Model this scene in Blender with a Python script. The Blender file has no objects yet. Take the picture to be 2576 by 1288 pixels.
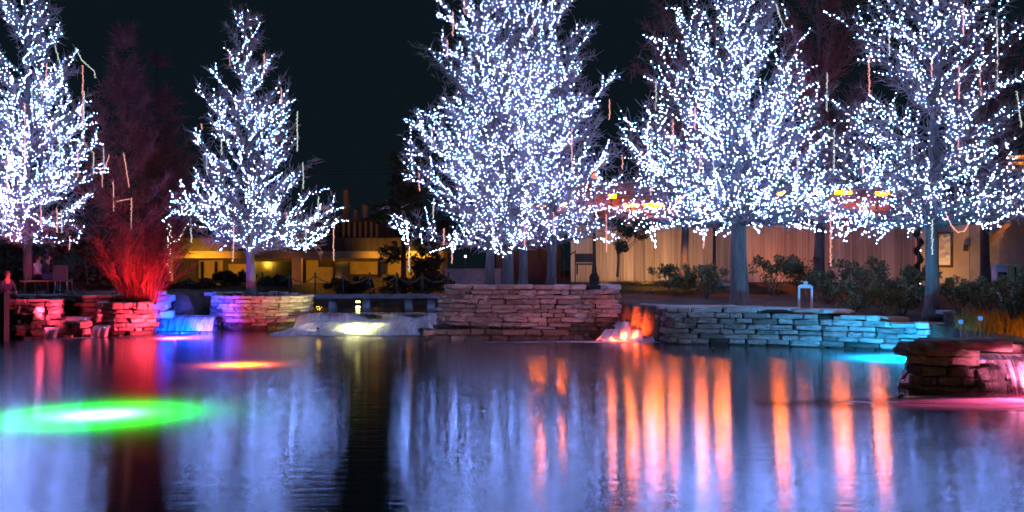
import bpy, bmesh, math, random
import numpy as np
from mathutils import Vector, Matrix
random.seed(7); rng = np.random.default_rng(7)
scene = bpy.context.scene
C = scene.collection
PI = math.pi

# ------------------------------------------------------------------ camera, sky, exposure
CAM_H, F, HX, HY = 2.1, 2400.0, 1288.0, 680.0      # eye height, focal length and horizon in 2576-wide photo units
cam_d = bpy.data.cameras.new('camera'); cam = bpy.data.objects.new('camera', cam_d); C.objects.link(cam)
cam.location = (0, 0, CAM_H); cam.rotation_euler = (PI/2, 0, 0)
cam_d.sensor_width = 36; cam_d.lens = 36*F/2576; cam_d.shift_y = (HY-644)/2576
cam_d.clip_end = 2000; cam_d.clip_start = 0.1
scene.camera = cam
world = bpy.data.worlds.new('World'); scene.world = world; world.use_nodes = True
bgn = world.node_tree.nodes['Background']
bgn.inputs['Color'].default_value = (0.0030, 0.0060, 0.0092, 1); bgn.inputs['Strength'].default_value = 1.0
scene.view_settings.view_transform = 'Standard'; scene.view_settings.look = 'None'
scene.view_settings.exposure = 0.35; scene.view_settings.gamma = 1
scene.cycles.use_denoising = True; scene.cycles.filter_width = 1.6
scene.cycles.max_bounces = 6; scene.cycles.transparent_max_bounces = 12
scene.cycles.caustics_reflective = False; scene.cycles.caustics_refractive = False
scene.cycles.sample_clamp_indirect = 60

def P(X, Y, d):
    return Vector(((X-HX)/F*d, d, CAM_H+(HY-Y)/F*d))

# ------------------------------------------------------------------ object helpers
def tag(o, label=None, cat=None, group=None, kind=None):
    if label: o['label'] = label
    if cat: o['category'] = cat
    if group: o['group'] = group
    if kind: o['kind'] = kind
    return o
def thing(name, label, cat, loc=(0,0,0), rz=0, group=None):
    o = bpy.data.objects.new(name, None); C.objects.link(o)
    o.empty_display_size = 0.2
    o.location = loc; o.rotation_euler = (0,0,rz)
    return tag(o, label, cat, group)
def link(name, me, mat, parent=None, world=True):
    """link mesh; vertices are in world space when world=True and the parent only has a location"""
    o = bpy.data.objects.new(name, me); C.objects.link(o)
    if mat is not None and not me.materials: me.materials.append(mat)
    if parent is not None:
        o.parent = parent
        if world:
            rp = parent; off = Vector(rp.location)
            while rp.parent: rp = rp.parent; off += Vector(rp.location)
            if abs(parent.rotation_euler.z) < 1e-9:
                o.location = -off
    return o
def mesh_np(name, V, Fa, smooth=False):
    V = np.asarray(V, dtype=np.float32); Fa = np.asarray(Fa, dtype=np.int32)
    me = bpy.data.meshes.new(name); k = Fa.shape[1]; n = Fa.shape[0]
    me.vertices.add(len(V)); me.vertices.foreach_set('co', V.ravel())
    me.loops.add(n*k); me.loops.foreach_set('vertex_index', Fa.ravel())
    me.polygons.add(n); me.polygons.foreach_set('loop_start', np.arange(0, n*k, k, dtype=np.int32))
    me.polygons.foreach_set('loop_total', np.full(n, k, dtype=np.int32))
    if smooth: me.polygons.foreach_set('use_smooth', np.ones(n, dtype=bool))
    me.update(calc_edges=True); me.validate()
    return me
class MB:
    def __init__(s): s.v = []; s.f = []
    def add(s, vs, fs):
        b = len(s.v); s.v += [tuple(v) for v in vs]; s.f += [tuple(i+b for i in f) for f in fs]; return s
    def box(s, c, sz, rz=0, jit=0, tx=0):
        hx, hy, hz = sz[0]/2, sz[1]/2, sz[2]/2; cr, sr = math.cos(rz), math.sin(rz); vs = []
        for z in (-hz, hz):
            for (x, y) in ((-hx,-hy),(hx,-hy),(hx,hy),(-hx,hy)):
                j = [random.uniform(-jit, jit) for _ in range(3)]
                vs.append((c[0]+x*cr-y*sr+j[0], c[1]+x*sr+y*cr+j[1], c[2]+z+j[2]))
        return s.add(vs, [(0,3,2,1),(4,5,6,7),(0,1,5,4),(1,2,6,5),(2,3,7,6),(3,0,4,7)])
    def tube(s, pts, r, n=6, caps=True):
        pts = [Vector(p) for p in pts]; m = len(pts)
        rs = r if isinstance(r, (list, tuple)) else [r]*m
        vs = []; a0 = None
        for i, p in enumerate(pts):
            t = (pts[min(i+1,m-1)]-pts[max(i-1,0)]).normalized()
            if a0 is None: a0 = t.orthogonal().normalized()
            a = (a0 - t*a0.dot(t))
            a = a.normalized() if a.length > 1e-6 else t.orthogonal().normalized()
            a0 = a; b = t.cross(a)
            for k in range(n):
                an = 2*PI*k/n; vs.append(p+(a*math.cos(an)+b*math.sin(an))*rs[i])
        fs = [(i*n+k, i*n+(k+1)%n, (i+1)*n+(k+1)%n, (i+1)*n+k) for i in range(m-1) for k in range(n)]
        if caps: fs += [tuple(range(n-1,-1,-1)), tuple((m-1)*n+k for k in range(n))]
        return s.add(vs, fs)
    def lathe(s, c, prof, n=16):
        vs = [(c[0]+r*math.cos(2*PI*k/n), c[1]+r*math.sin(2*PI*k/n), c[2]+z) for r, z in prof for k in range(n)]
        m = len(prof)
        fs = [(i*n+k, i*n+(k+1)%n, (i+1)*n+(k+1)%n, (i+1)*n+k) for i in range(m-1) for k in range(n)]
        fs += [tuple(range(n-1,-1,-1)), tuple((m-1)*n+k for k in range(n))]
        return s.add(vs, fs)
    def quad(s, a, b, c, d): return s.add([a,b,c,d], [(0,1,2,3)])
    def build(s, name, mat, parent=None, smooth=False, world=True):
        me = bpy.data.meshes.new(name); me.from_pydata(s.v, [], s.f)
        if smooth:
            for p in me.polygons: p.use_smooth = True
        me.update()
        return link(name, me, mat, parent, world)

# ------------------------------------------------------------------ materials
def nmat(name):
    m = bpy.data.materials.new(name); m.use_nodes = True; nt = m.node_tree; nt.nodes.clear()
    out = nt.nodes.new('ShaderNodeOutputMaterial'); return m, nt, out
def N(nt, t, **kw):
    n = nt.nodes.new(t)
    for k, v in kw.items():
        if k in n.inputs: n.inputs[k].default_value = v
        else: setattr(n, k, v)
    return n
def ramp(nt, stops):
    r = nt.nodes.new('ShaderNodeValToRGB'); e = r.color_ramp.elements
    while len(e) < len(stops): e.new(0.5)
    for i, (p, c) in enumerate(stops):
        e[i].position = p; e[i].color = (*c, 1) if len(c) == 3 else c
    return r
def surf(name, c0, c1, scale=4, rough=0.85, bump=0.3, bscale=None, stretch=(1,1,1), rnd=0.0, spec=0.3, detail=6, coord='Object', c2=None):
    m, nt, out = nmat(name); L = nt.links
    tc = N(nt, 'ShaderNodeTexCoord'); mp = N(nt, 'ShaderNodeMapping'); mp.inputs['Scale'].default_value = stretch
    L.new(tc.outputs[coord], mp.inputs['Vector'])
    vec = mp.outputs['Vector']
    oi = None
    if rnd > 0:
        oi = N(nt, 'ShaderNodeObjectInfo')
        ad = N(nt, 'ShaderNodeVectorMath', operation='ADD'); ml = N(nt, 'ShaderNodeMath', operation='MULTIPLY'); ml.inputs[1].default_value = 37
        L.new(oi.outputs['Random'], ml.inputs[0]); L.new(vec, ad.inputs[0]); L.new(ml.outputs[0], ad.inputs[1]); vec = ad.outputs[0]
    no = N(nt, 'ShaderNodeTexNoise'); no.inputs['Scale'].default_value = scale; no.inputs['Detail'].default_value = detail; no.inputs['Roughness'].default_value = 0.65
    L.new(vec, no.inputs['Vector'])
    st = [(0.3, c0), (0.7, c1)] if c2 is None else [(0.28, c0), (0.55, c1), (0.75, c2)]
    r = ramp(nt, st); L.new(no.outputs['Fac'], r.inputs['Fac'])
    col = r.outputs['Color']
    if rnd > 0:
        hs = N(nt, 'ShaderNodeHueSaturation'); mr = N(nt, 'ShaderNodeMapRange'); mr.inputs['To Min'].default_value = 1-rnd; mr.inputs['To Max'].default_value = 1+rnd
        L.new(oi.outputs['Random'], mr.inputs['Value']); L.new(mr.outputs[0], hs.inputs['Value']); L.new(col, hs.inputs['Color']); col = hs.outputs['Color']
    b = N(nt, 'ShaderNodeBsdfPrincipled'); b.inputs['Roughness'].default_value = rough; b.inputs['Specular IOR Level'].default_value = spec
    L.new(col, b.inputs['Base Color'])
    if bump > 0:
        n2 = N(nt, 'ShaderNodeTexNoise'); n2.inputs['Scale'].default_value = bscale or scale*3; n2.inputs['Detail'].default_value = 8
        L.new(vec, n2.inputs['Vector'])
        bp = N(nt, 'ShaderNodeBump'); bp.inputs['Strength'].default_value = bump; bp.inputs['Distance'].default_value = 0.05
        L.new(n2.outputs['Fac'], bp.inputs['Height']); L.new(bp.outputs[0], b.inputs['Normal'])
    L.new(b.outputs[0], out.inputs['Surface'])
    return m
def emit(name, col, strength):
    m, nt, out = nmat(name); e = N(nt, 'ShaderNodeEmission'); e.inputs['Color'].default_value = (*col, 1); e.inputs['Strength'].default_value = strength
    nt.links.new(e.outputs[0], out.inputs['Surface']); return m

M = {}
M['stone'] = surf('limestone', (0.09,0.08,0.07), (0.34,0.30,0.27), 2.6, 0.9, 0.8, 12, rnd=0.42, coord='Object', c2=(0.46,0.42,0.38))
M['stone_dark'] = surf('weathered_stone', (0.06,0.052,0.04), (0.17,0.14,0.105), 3.0, 0.8, 0.6, 12, rnd=0.4, c2=(0.25,0.21,0.16))
M['stone_wet'] = surf('wet_mossy_stone', (0.010,0.012,0.008), (0.05,0.045,0.035), 2.5, 0.35, 0.7, 9, rnd=0.4, spec=0.5, c2=(0.10,0.09,0.08))
M['stone_cap'] = surf('capstone', (0.24,0.20,0.17), (0.44,0.38,0.32), 2.5, 0.9, 0.5, 12, rnd=0.25)
M['mortar'] = surf('wall_core', (0.012,0.010,0.009), (0.03,0.025,0.022), 5, 0.95, 0.4)
M['soil'] = surf('soil', (0.02,0.014,0.01), (0.07,0.05,0.035), 2.2, 0.95, 0.8, 20)
M['ground'] = surf('bank_earth', (0.018,0.016,0.010), (0.075,0.055,0.034), 0.9, 0.95, 0.9, 16, coord='Object', c2=(0.10,0.075,0.05))
M['bark'] = surf('bark', (0.06,0.048,0.042), (0.18,0.15,0.135), 6, 0.95, 0.9, 24, stretch=(1,1,0.14))
M['bark_dark'] = surf('dark_bark', (0.03,0.022,0.02), (0.09,0.07,0.06), 6, 0.95, 0.9, 24, stretch=(1,1,0.14))
M['twig'] = surf('twig', (0.25,0.16,0.145), (0.43,0.28,0.255), 3, 0.95, 0)
M['twig_red'] = surf('russet_twig', (0.17,0.055,0.05), (0.36,0.13,0.11), 2, 0.95, 0)
M['red_stem'] = surf('red_stem', (0.17,0.05,0.04), (0.34,0.11,0.09), 3, 0.9, 0)
M['leaf'] = surf('shrub_leaf', (0.05,0.07,0.03), (0.13,0.16,0.07), 2.0, 0.6, 0, rnd=0.2)
M['leaf_dark'] = surf('dark_leaf', (0.012,0.02,0.012), (0.035,0.05,0.025), 2.0, 0.6, 0, rnd=0.2)
M['grass_gold'] = surf('gold_grass', (0.10,0.055,0.01), (0.36,0.16,0.02), 3.0, 0.8, 0)
M['grass'] = surf('green_grass', (0.03,0.04,0.012), (0.09,0.085,0.03), 2.0, 0.9, 0)
M['board'] = surf('weathered_board', (0.20,0.16,0.13), (0.44,0.37,0.31), 1.6, 0.9, 0.4, 10, stretch=(3,3,0.5), rnd=0.28)
M['plaster'] = surf('plaster', (0.36,0.31,0.26), (0.46,0.40,0.34), 1.0, 0.9, 0.2, 20)
M['wood_dark'] = surf('dark_timber', (0.035,0.024,0.018), (0.09,0.06,0.045), 1.5, 0.8, 0.3, stretch=(3,3,0.4))
M['roof'] = surf('dark_roof', (0.03,0.024,0.022), (0.08,0.06,0.05), 2, 0.85, 0.3)
M['roof_tile'] = surf('roof_tile', (0.12,0.07,0.05), (0.26,0.15,0.11), 3, 0.85, 0.5, 14)
M['ochre'] = surf('ochre_wall', (0.24,0.16,0.07), (0.42,0.28,0.13), 0.7, 0.85, 0.2)
M['concrete'] = surf('concrete', (0.16,0.15,0.145), (0.30,0.28,0.27), 1.5, 0.9, 0.3, 15)
M['concrete_pale'] = surf('pale_concrete', (0.4,0.4,0.4), (0.6,0.6,0.6), 2, 0.9, 0.2)
M['metal_dark'] = surf('dark_metal', (0.012,0.012,0.014), (0.03,0.03,0.034), 5, 0.5, 0.0)
M['metal_grey'] = surf('galvanised_metal', (0.36,0.36,0.38), (0.5,0.5,0.52), 8, 0.5, 0.05)
M['glass_dark'] = surf('dark_glass', (0.008,0.009,0.010), (0.014,0.015,0.016), 1, 0.15, 0.0, spec=0.6)
M['bulb'] = emit('cool_white_bulb', (0.21,0.355,1.0), 120.0)
M['tube_pink'] = emit('pink_light_tube', (1.0,0.42,0.36), 1.5)
M['tube_white'] = emit('white_light_tube', (0.80,0.86,0.80), 1.1)
M['bulb_warm'] = emit('warm_white_bulb', (1.0,0.93,0.80), 6.0)
M['sodium'] = emit('sodium_lens', (1.0,0.17,0.0), 150.0)
M['amber_lens'] = emit('amber_lens', (1.0,0.55,0.10), 8.0)

# water: dark pond with fine ripples; what glows under the surface scatters through the murk
def water_mat():
    m, nt, out = nmat('pond_water'); L = nt.links
    tc = N(nt, 'ShaderNodeTexCoord')
    mp = N(nt, 'ShaderNodeMapping'); mp.inputs['Scale'].default_value = (0.7, 4.5, 1)
    L.new(tc.outputs['Object'], mp.inputs['Vector'])
    n1 = N(nt, 'ShaderNodeTexNoise'); n1.inputs['Scale'].default_value = 1.6; n1.inputs['Detail'].default_value = 3
    n2 = N(nt, 'ShaderNodeTexNoise'); n2.inputs['Scale'].default_value = 7.0; n2.inputs['Detail'].default_value = 2
    L.new(mp.outputs[0], n1.inputs['Vector']); L.new(mp.outputs[0], n2.inputs['Vector'])
    ad = N(nt, 'ShaderNodeMath', operation='MULTIPLY_ADD'); ad.inputs[1].default_value = 0.14
    L.new(n2.outputs['Fac'], ad.inputs[0]); L.new(n1.outputs['Fac'], ad.inputs[2])
    bp = N(nt, 'ShaderNodeBump'); bp.inputs['Strength'].default_value = 0.13; bp.inputs['Distance'].default_value = 0.04
    L.new(ad.outputs[0], bp.inputs['Height'])
    g = N(nt, 'ShaderNodeBsdfGlossy'); g.inputs['Roughness'].default_value = 0.118; g.inputs['Anisotropy'].default_value = 0.42; tg = N(nt, 'ShaderNodeCombineXYZ'); tg.inputs[0].default_value = 1; tg.inputs[1].default_value = 0; L.new(tg.outputs[0], g.inputs['Tangent']); g.inputs['Color'].default_value = (0.95,0.95,0.95,1)
    L.new(bp.outputs[0], g.inputs['Normal'])
    t = N(nt, 'ShaderNodeBsdfTranslucent'); t.inputs['Color'].default_value = (0.06,0.064,0.06,1)
    fr = N(nt, 'ShaderNodeFresnel'); fr.inputs['IOR'].default_value = 1.42
    mx = N(nt, 'ShaderNodeMixShader'); L.new(fr.outputs[0], mx.inputs[0]); L.new(t.outputs[0], mx.inputs[1]); L.new(g.outputs[0], mx.inputs[2])
    L.new(mx.outputs[0], out.inputs['Surface']); return m
M['water'] = water_mat()
def fall_mat(name, cover0, cover1, sx, sz, tint=(0.62,0.64,0.68)):
    """falling white water: bright strands with gaps; uses UV (u across, v down)"""
    m, nt, out = nmat(name); L = nt.links
    uv = N(nt, 'ShaderNodeTexCoord'); mp = N(nt, 'ShaderNodeMapping'); mp.inputs['Scale'].default_value = (sx, sz, 1)
    L.new(uv.outputs['UV'], mp.inputs['Vector'])
    no = N(nt, 'ShaderNodeTexNoise'); no.inputs['Scale'].default_value = 1; no.inputs['Detail'].default_value = 5; no.inputs['Roughness'].default_value = 0.7
    L.new(mp.outputs[0], no.inputs['Vector'])
    r = N(nt, 'ShaderNodeMapRange'); r.inputs['From Min'].default_value = 0.36; r.inputs['From Max'].default_value = 0.62; r.inputs['To Min'].default_value = cover0; r.inputs['To Max'].default_value = cover1
    L.new(no.outputs['Fac'], r.inputs['Value'])
    d = N(nt, 'ShaderNodeBsdfDiffuse'); d.inputs['Color'].default_value = (*tint, 1)
    tl = N(nt, 'ShaderNodeBsdfTranslucent'); tl.inputs['Color'].default_value = (*tint, 1)
    gl = N(nt, 'ShaderNodeBsdfGlossy'); gl.inputs['Roughness'].default_value = 0.25
    m1 = N(nt, 'ShaderNodeMixShader'); m1.inputs[0].default_value = 0.4; L.new(d.outputs[0], m1.inputs[1]); L.new(tl.outputs[0], m1.inputs[2])
    m2 = N(nt, 'ShaderNodeMixShader'); m2.inputs[0].default_value = 0.08; L.new(m1.outputs[0], m2.inputs[1]); L.new(gl.outputs[0], m2.inputs[2])
    bp = N(nt, 'ShaderNodeBump'); bp.inputs['Strength'].default_value = 0.5; bp.inputs['Distance'].default_value = 0.05; L.new(no.outputs['Fac'], bp.inputs['Height'])
    L.new(bp.outputs[0], d.inputs['Normal'])
    tr = N(nt, 'ShaderNodeBsdfTransparent'); m3 = N(nt, 'ShaderNodeMixShader'); L.new(r.outputs[0], m3.inputs[0]); L.new(tr.outputs[0], m3.inputs[1]); L.new(m2.outputs[0], m3.inputs[2])
    L.new(m3.outputs[0], out.inputs['Surface']); return m
M['fall'] = fall_mat('falling_water', 0.25, 1.0, 38, 1.4)
M['fall_thin'] = fall_mat('thin_falling_water', 0.0, 0.85, 46, 0.8)
M['cascade'] = fall_mat('cascading_water', 0.5, 1.0, 34, 3.0, (.9,.92,.96))
def foam_mat():
    """drifting foam: soft, densest along the middle of its band (UV v) and torn by noise"""
    m, nt, out = nmat('drifting_foam'); L = nt.links
    tc = N(nt, 'ShaderNodeTexCoord'); sp = N(nt, 'ShaderNodeSeparateXYZ'); L.new(tc.outputs['UV'], sp.inputs[0])
    mp = N(nt, 'ShaderNodeMapping'); mp.inputs['Scale'].default_value = (1.0, 5.0, 1); L.new(tc.outputs['Object'], mp.inputs['Vector'])
    no = N(nt, 'ShaderNodeTexNoise'); no.inputs['Scale'].default_value = 0.5; no.inputs['Detail'].default_value = 5; L.new(mp.outputs[0], no.inputs['Vector'])
    def para(o):
        a = N(nt, 'ShaderNodeMath', operation='SUBTRACT'); L.new(o, a.inputs[1]); a.inputs[0].default_value = 1
        b = N(nt, 'ShaderNodeMath', operation='MULTIPLY'); L.new(o, b.inputs[0]); L.new(a.outputs[0], b.inputs[1])
        c = N(nt, 'ShaderNodeMath', operation='MULTIPLY'); L.new(b.outputs[0], c.inputs[0]); c.inputs[1].default_value = 4; return c.outputs[0]
    pv = para(sp.outputs['Y']); pu = sp.outputs['X']
    r = N(nt, 'ShaderNodeMapRange'); r.inputs['From Min'].default_value = 0.25; r.inputs['From Max'].default_value = 0.7; L.new(no.outputs['Fac'], r.inputs['Value'])
    a = N(nt, 'ShaderNodeMath', operation='MULTIPLY'); sq = N(nt, 'ShaderNodeMath', operation='POWER'); L.new(pu, sq.inputs[0]); sq.inputs[1].default_value = 0.55; L.new(pv, a.inputs[0]); L.new(sq.outputs[0], a.inputs[1])
    b = N(nt, 'ShaderNodeMath', operation='MULTIPLY'); L.new(a.outputs[0], b.inputs[0]); L.new(r.outputs[0], b.inputs[1])
    d = N(nt, 'ShaderNodeBsdfDiffuse'); d.inputs['Color'].default_value = (0.7,0.7,0.74,1)
    tl = N(nt, 'ShaderNodeBsdfTranslucent'); tl.inputs['Color'].default_value = (0.7,0.7,0.74,1)
    md = N(nt, 'ShaderNodeMixShader'); md.inputs[0].default_value = 0.35; L.new(d.outputs[0], md.inputs[1]); L.new(tl.outputs[0], md.inputs[2])
    tr = N(nt, 'ShaderNodeBsdfTransparent'); mx = N(nt, 'ShaderNodeMixShader'); L.new(b.outputs[0], mx.inputs[0]); L.new(tr.outputs[0], mx.inputs[1]); L.new(md.outputs[0], mx.inputs[2])
    L.new(mx.outputs[0], out.inputs['Surface']); return m
M['foam'] = foam_mat()

# ------------------------------------------------------------------ lamps
def lamp(kind, loc, power, col, target=None, size=70, blend=0.6, rad=0.08, parent=None, name='lamp'):
    l = bpy.data.lights.new(name, kind); l.energy = power; l.color = col; l.shadow_soft_size = rad
    if kind == 'SPOT': l.spot_size = math.radians(size); l.spot_blend = blend
    o = bpy.data.objects.new(name, l); C.objects.link(o); o.location = loc
    if target is not None: o.rotation_euler = (Vector(target)-Vector(loc)).to_track_quat('-Z', 'Y').to_euler()
    if parent is not None:
        o.parent = parent; o.location = Vector(loc)-Vector(parent.location)
    return o

# ------------------------------------------------------------------ ground and water
def sstep(a, b, x):
    t = np.clip((x-a)/(b-a), 0, 1); return t*t*(3-2*t)
def wall_line(x):
    """far edge of the lower pond"""
    xs = [-40, -17, -13.0, -11.2, -7.5, -3, 2.5, 4.4, 9, 10.6, 11.2, 14, 40]
    ys = [32.5, 32.5, 32.6, 33.6, 34.6, 34.5, 32.0, 27.9, 25.7, 24.9, 17.6, 17.6, 17.6]
    return np.interp(x, xs, ys)
def bank_h(x, y):
    wl = wall_line(x); h = np.full_like(x, -0.8)
    d = y-wl
    left = 1.30+0*x
    right = 0.95+0.045*np.clip(y-28, 0, 20)+0.0*x
    right = right - 0.30*sstep(9.0, 11.5, x)*sstep(34, 26, y)
    mid = np.full_like(x, -0.3)                                      # upper pool bed
    inmid = sstep(-11.6, -10.9, x)*sstep(2.2, 1.6, x)
    side = np.where(x < -4, left, right)
    far = 0.72+0*x
    top = side*(1-inmid)+inmid*(mid*(1-sstep(43.0, 43.6, y))+far*sstep(43.0, 43.6, y))
    k = sstep(0.0, 0.25, d)
    h = h*(1-k)+top*k
    near = sstep(6.0, 5.0, y)
    h = h*(1-near)+0.45*near
    return h
def ground():
    xs = np.concatenate([[-600,-250,-120,-60], np.arange(-34, 34.01, 0.3), [60,120,250,600]])
    ys = np.concatenate([[-300,-80,-25], np.arange(-8, 64.01, 0.3), [90,150,300,800]])
    X, Y = np.meshgrid(xs, ys); Z = bank_h(X, Y)
    Z = Z+0.03*np.sin(X*2.1+1.3*np.sin(Y*1.7))*np.sin(Y*2.7)
    V = np.stack([X.ravel(), Y.ravel(), Z.ravel()], 1); nx = len(xs); ny = len(ys)
    i = (np.arange(ny-1)[:,None]*nx+np.arange(nx-1)[None,:]).ravel()
    me = mesh_np('ground', V, np.stack([i, i+1, i+1+nx, i+nx], 1), True)
    tag(link('ground', me, M['ground']), kind='structure')
ground()
def sheet(name, x0, x1, y0, y1, z, mat):
    mb = MB(); mb.quad((x0,y0,z),(x1,y0,z),(x1,y1,z),(x0,y1,z)); o = mb.build(name, mat); return tag(o, kind='structure')
sheet('pond_water', -34, 34, 5.2, 35.2, 0.0, M['water'])
def gz(x, y): return float(bank_h(np.array([x], dtype=float), np.array([y], dtype=float))[0])

# ------------------------------------------------------------------ stone walls
STONES = []
def make_stone_meshes():
    for k in range(10):
        bm = bmesh.new(); bmesh.ops.create_cube(bm, size=1.0)
        bmesh.ops.bevel(bm, geom=bm.edges[:], offset=0.11, segments=1, affect='EDGES', profile=0.5)
        for v in bm.verts:
            v.co += Vector((random.uniform(-.045,.045), random.uniform(-.11,.11), random.uniform(-.085,.085)))
        me = bpy.data.meshes.new('stone'); bm.to_mesh(me); bm.free(); STONES.append(me)
make_stone_meshes()
_variants = {}
def stone(parent, c, sz, rz, mat, name='stone', tilt=0.03):
    k = random.randrange(len(STONES)); key = (k, mat.name)
    if key not in _variants:
        me = STONES[k].copy(); me.materials.append(mat); _variants[key] = me
    o = bpy.data.objects.new(name, _variants[key]); C.objects.link(o)
    o.parent = parent; o.location = Vector(c)-Vector(parent.location); o.scale = sz
    o.rotation_euler = (random.uniform(-tilt,tilt), random.uniform(-tilt,tilt)*0.6, rz+random.uniform(-tilt,tilt))
    return o
class Path:
    def __init__(s, pts):
        s.p = [Vector((x,y,0)) for x,y in pts]; s.c = [0]
        for a, b in zip(s.p, s.p[1:]): s.c.append(s.c[-1]+(b-a).length)
        s.L = s.c[-1]
    def at(s, t):
        t = max(0, min(s.L-1e-6, t))
        for i in range(len(s.p)-1):
            if t <= s.c[i+1]:
                q = (s.p[i+1]-s.p[i]); u = (t-s.c[i])/q.length; q.normalize()
                return s.p[i].lerp(s.p[i+1], u), q
def wall(parent, pts, z0, ztop, ch=(0.11,0.17), ln=(0.3,0.85), dep=0.34, mat='stone', wet=0.22, inset=lambda z,u:0, cap=None, ragged=0.25, core_depth=0.5, jut=0.04, wetfn=None):
    pa = Path(pts); zt = ztop if callable(ztop) else (lambda u: ztop)
    zmax = max(zt(i/20) for i in range(21))
    z = z0
    while z < zmax-0.04:
        h = random.uniform(*ch); 
        if zmax-z-h < 0.07: h = zmax-z
        s = -random.uniform(0, ln[0])*0.6
        while s < pa.L-0.06:
            l = random.uniform(*ln)*(0.75 if random.random() < 0.3 else 1)
            e = min(s+l, pa.L+0.05)
            if pa.L-e < 0.15: e = pa.L+0.03
            mid = max(0.02, min(pa.L-0.02, (max(s,0)+e)/2)); p, t = pa.at(mid); u = mid/pa.L; top = zt(u)
            n = Vector((t.y, -t.x, 0))
            if z+h*0.6 <= top:
                lw = e-max(s,0); last = z+h*1.5 > top
                if not (last and random.random() < ragged*0.3):
                    hh = h*random.uniform(0.9,0.99); jj = random.uniform(-jut, jut)
                    iw = wetfn(u) if wetfn else wet
                    mm = M['stone_wet'] if z+h*0.5 < iw+random.uniform(-.06,.06) else M[mat]
                    if cap and last: mm = M[cap]
                    c = p + n*(jj-dep/2-inset(z+h/2, u)); c.z = z+h/2+(random.uniform(-.01,.01))
                    stone(parent, c, (lw*0.975, dep, hh), math.atan2(t.y,t.x), mm)
            s = e
        z += h
    # recessed core behind the joints
    mb = MB(); n = 24; ring = []
    for i in range(n+1):
        u = i/n; p, t = pa.at(u*pa.L); nn = Vector((t.y,-t.x,0)); q0 = p-nn*(0.12+inset(z0,u)); q1 = p-nn*(0.12+inset(zt(u),u)); q2 = p-nn*core_depth
        zz = zt(u)-0.05
        ring.append([(q0.x,q0.y,z0-0.3),(q1.x,q1.y,zz),(q2.x,q2.y,zz),(q2.x,q2.y,z0-0.3)])
    vs = [v for r in ring for v in r]; fs = []
    for i in range(n):
        for k in range(4): fs.append((i*4+k, (i+1)*4+k, (i+1)*4+(k+1)%4, i*4+(k+1)%4))
    fs += [(0,1,2,3), (n*4+3,n*4+2,n*4+1,n*4)]
    mb.add(vs, fs); mb.build('wall_core', M['mortar'], parent)
def gxy(X, d): return ((X-HX)/F*d, d)
def arc(cx, cy, rx, ry, a0, a1, n=10):
    return [(cx+rx*math.cos(math.radians(a0+(a1-a0)*i/n)), cy+ry*math.sin(math.radians(a0+(a1-a0)*i/n))) for i in range(n+1)]

# centre planter
c0 = gxy(1095, 30.2)
cpl = thing('stone_planter', 'large dry-stacked stone planter at the centre carrying four lit trees', 'planter', (0.5, 31, 0))
x0, x1 = gxy(1092, 30.3)[0], gxy(1566, 29.4)[0]
cpath = [(x0+0.5, 32.6), (x0+0.12, 31.4), (x0+0.05, 30.6), (x0+0.45, 29.95), (x0+1.6, 29.5), (0.2, 29.3), (2.0, 29.25), (x1-0.3, 29.35), (x1, 29.7), (x1+0.05, 30.6), (x1-0.1, 32.2)]
def cin(z, u):   # overhang on the right, stepped batter on the left
    r = max(0, (0.62-z))*0.9*max(0, min(1,(u-0.62)/0.2)) if u > 0.55 else 0
    l = 0.10*(z/1.7) + (0.55*max(0, z-1.2) if u < 0.32 else 0)
    return r+l
wall(cpl, cpath, -0.1, lambda u: 1.66-0.35*max(0,(0.22-u)/0.22), ch=(0.10,0.17), inset=cin, wetfn=lambda u: 0.27+0.5*max(0,min(1,(u-0.55)/0.2)), cap='stone_cap', jut=0.055)
mb = MB(); mb.add([(a, b, 1.50) for a, b in [(x0+0.9,32.4),(x0+0.8,30.6),(x0+1.9,29.9),(2.0,29.6),(x1-0.5,29.8),(x1-0.3,32.2),(0,33.6)]], [tuple(range(7))]); mb.build('soil_fill', M['soil'], cpl)
ledge = thing('stone_ledge', 'low dark mossy ledge of wet blocks along the foot of the centre planter', 'ledge', (gxy(1150,29)[0], 29.0, 0))
wall(ledge, [(gxy(1050,29.6)[0], 30.2), (gxy(1058,29.1)[0], 29.2), (gxy(1120,28.9)[0], 28.95), (gxy(1300,28.9)[0], 28.95), (gxy(1470,29)[0], 29.05)], -0.12, 0.30, ch=(0.18,0.26), ln=(0.45,0.95), mat='stone_dark', wet=0.12, core_depth=0.4, jut=0.09, ragged=0.9)

# planter under the slender tree
p2 = thing('stone_planter', 'rounded stone planter lit violet and red beside the blue waterfall', 'planter', (gxy(632,34)[0], 34.2, 0))
xa, xb = gxy(508, 33.5)[0], gxy(757, 33.5)[0]; cx = (xa+xb)/2; rx = (xb-xa)/2
p2path = [(cx-rx*1.0, 35.6)] + arc(cx, 34.6, rx, 1.25, 180, 360, 14) + [(cx+rx, 35.6)]
wall(p2, p2path, -0.1, 1.2, inset=lambda z,u: 0.5*max(0, 0.45-z)*(1+1.2*max(0,u-0.5)), wetfn=lambda u: 0.2+0.35*max(0,(u-0.45)), cap='stone_cap', ln=(0.26,0.62), ch=(0.09,0.14))
for i, X in enumerate((528, 548, 572, 598, 660, 690, 715, 740)):
    p = P(X, 741, 35.2); stone(p2, (p.x, p.y+random.uniform(-.2,.2), 1.22), (random.uniform(.3,.5),.4,random.uniform(.12,.2)), random.uniform(-.2,.2), M['stone_cap'])
mb = MB(); mb.add([(a, b, 1.1) for a, b in [(cx-rx*.9,35.5)]+arc(cx,34.6,rx*.9,1.1,180,360,10)+[(cx+rx*.9,35.5)]], [tuple(range(13))]); mb.build('soil_fill', M['soil'], p2)

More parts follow.
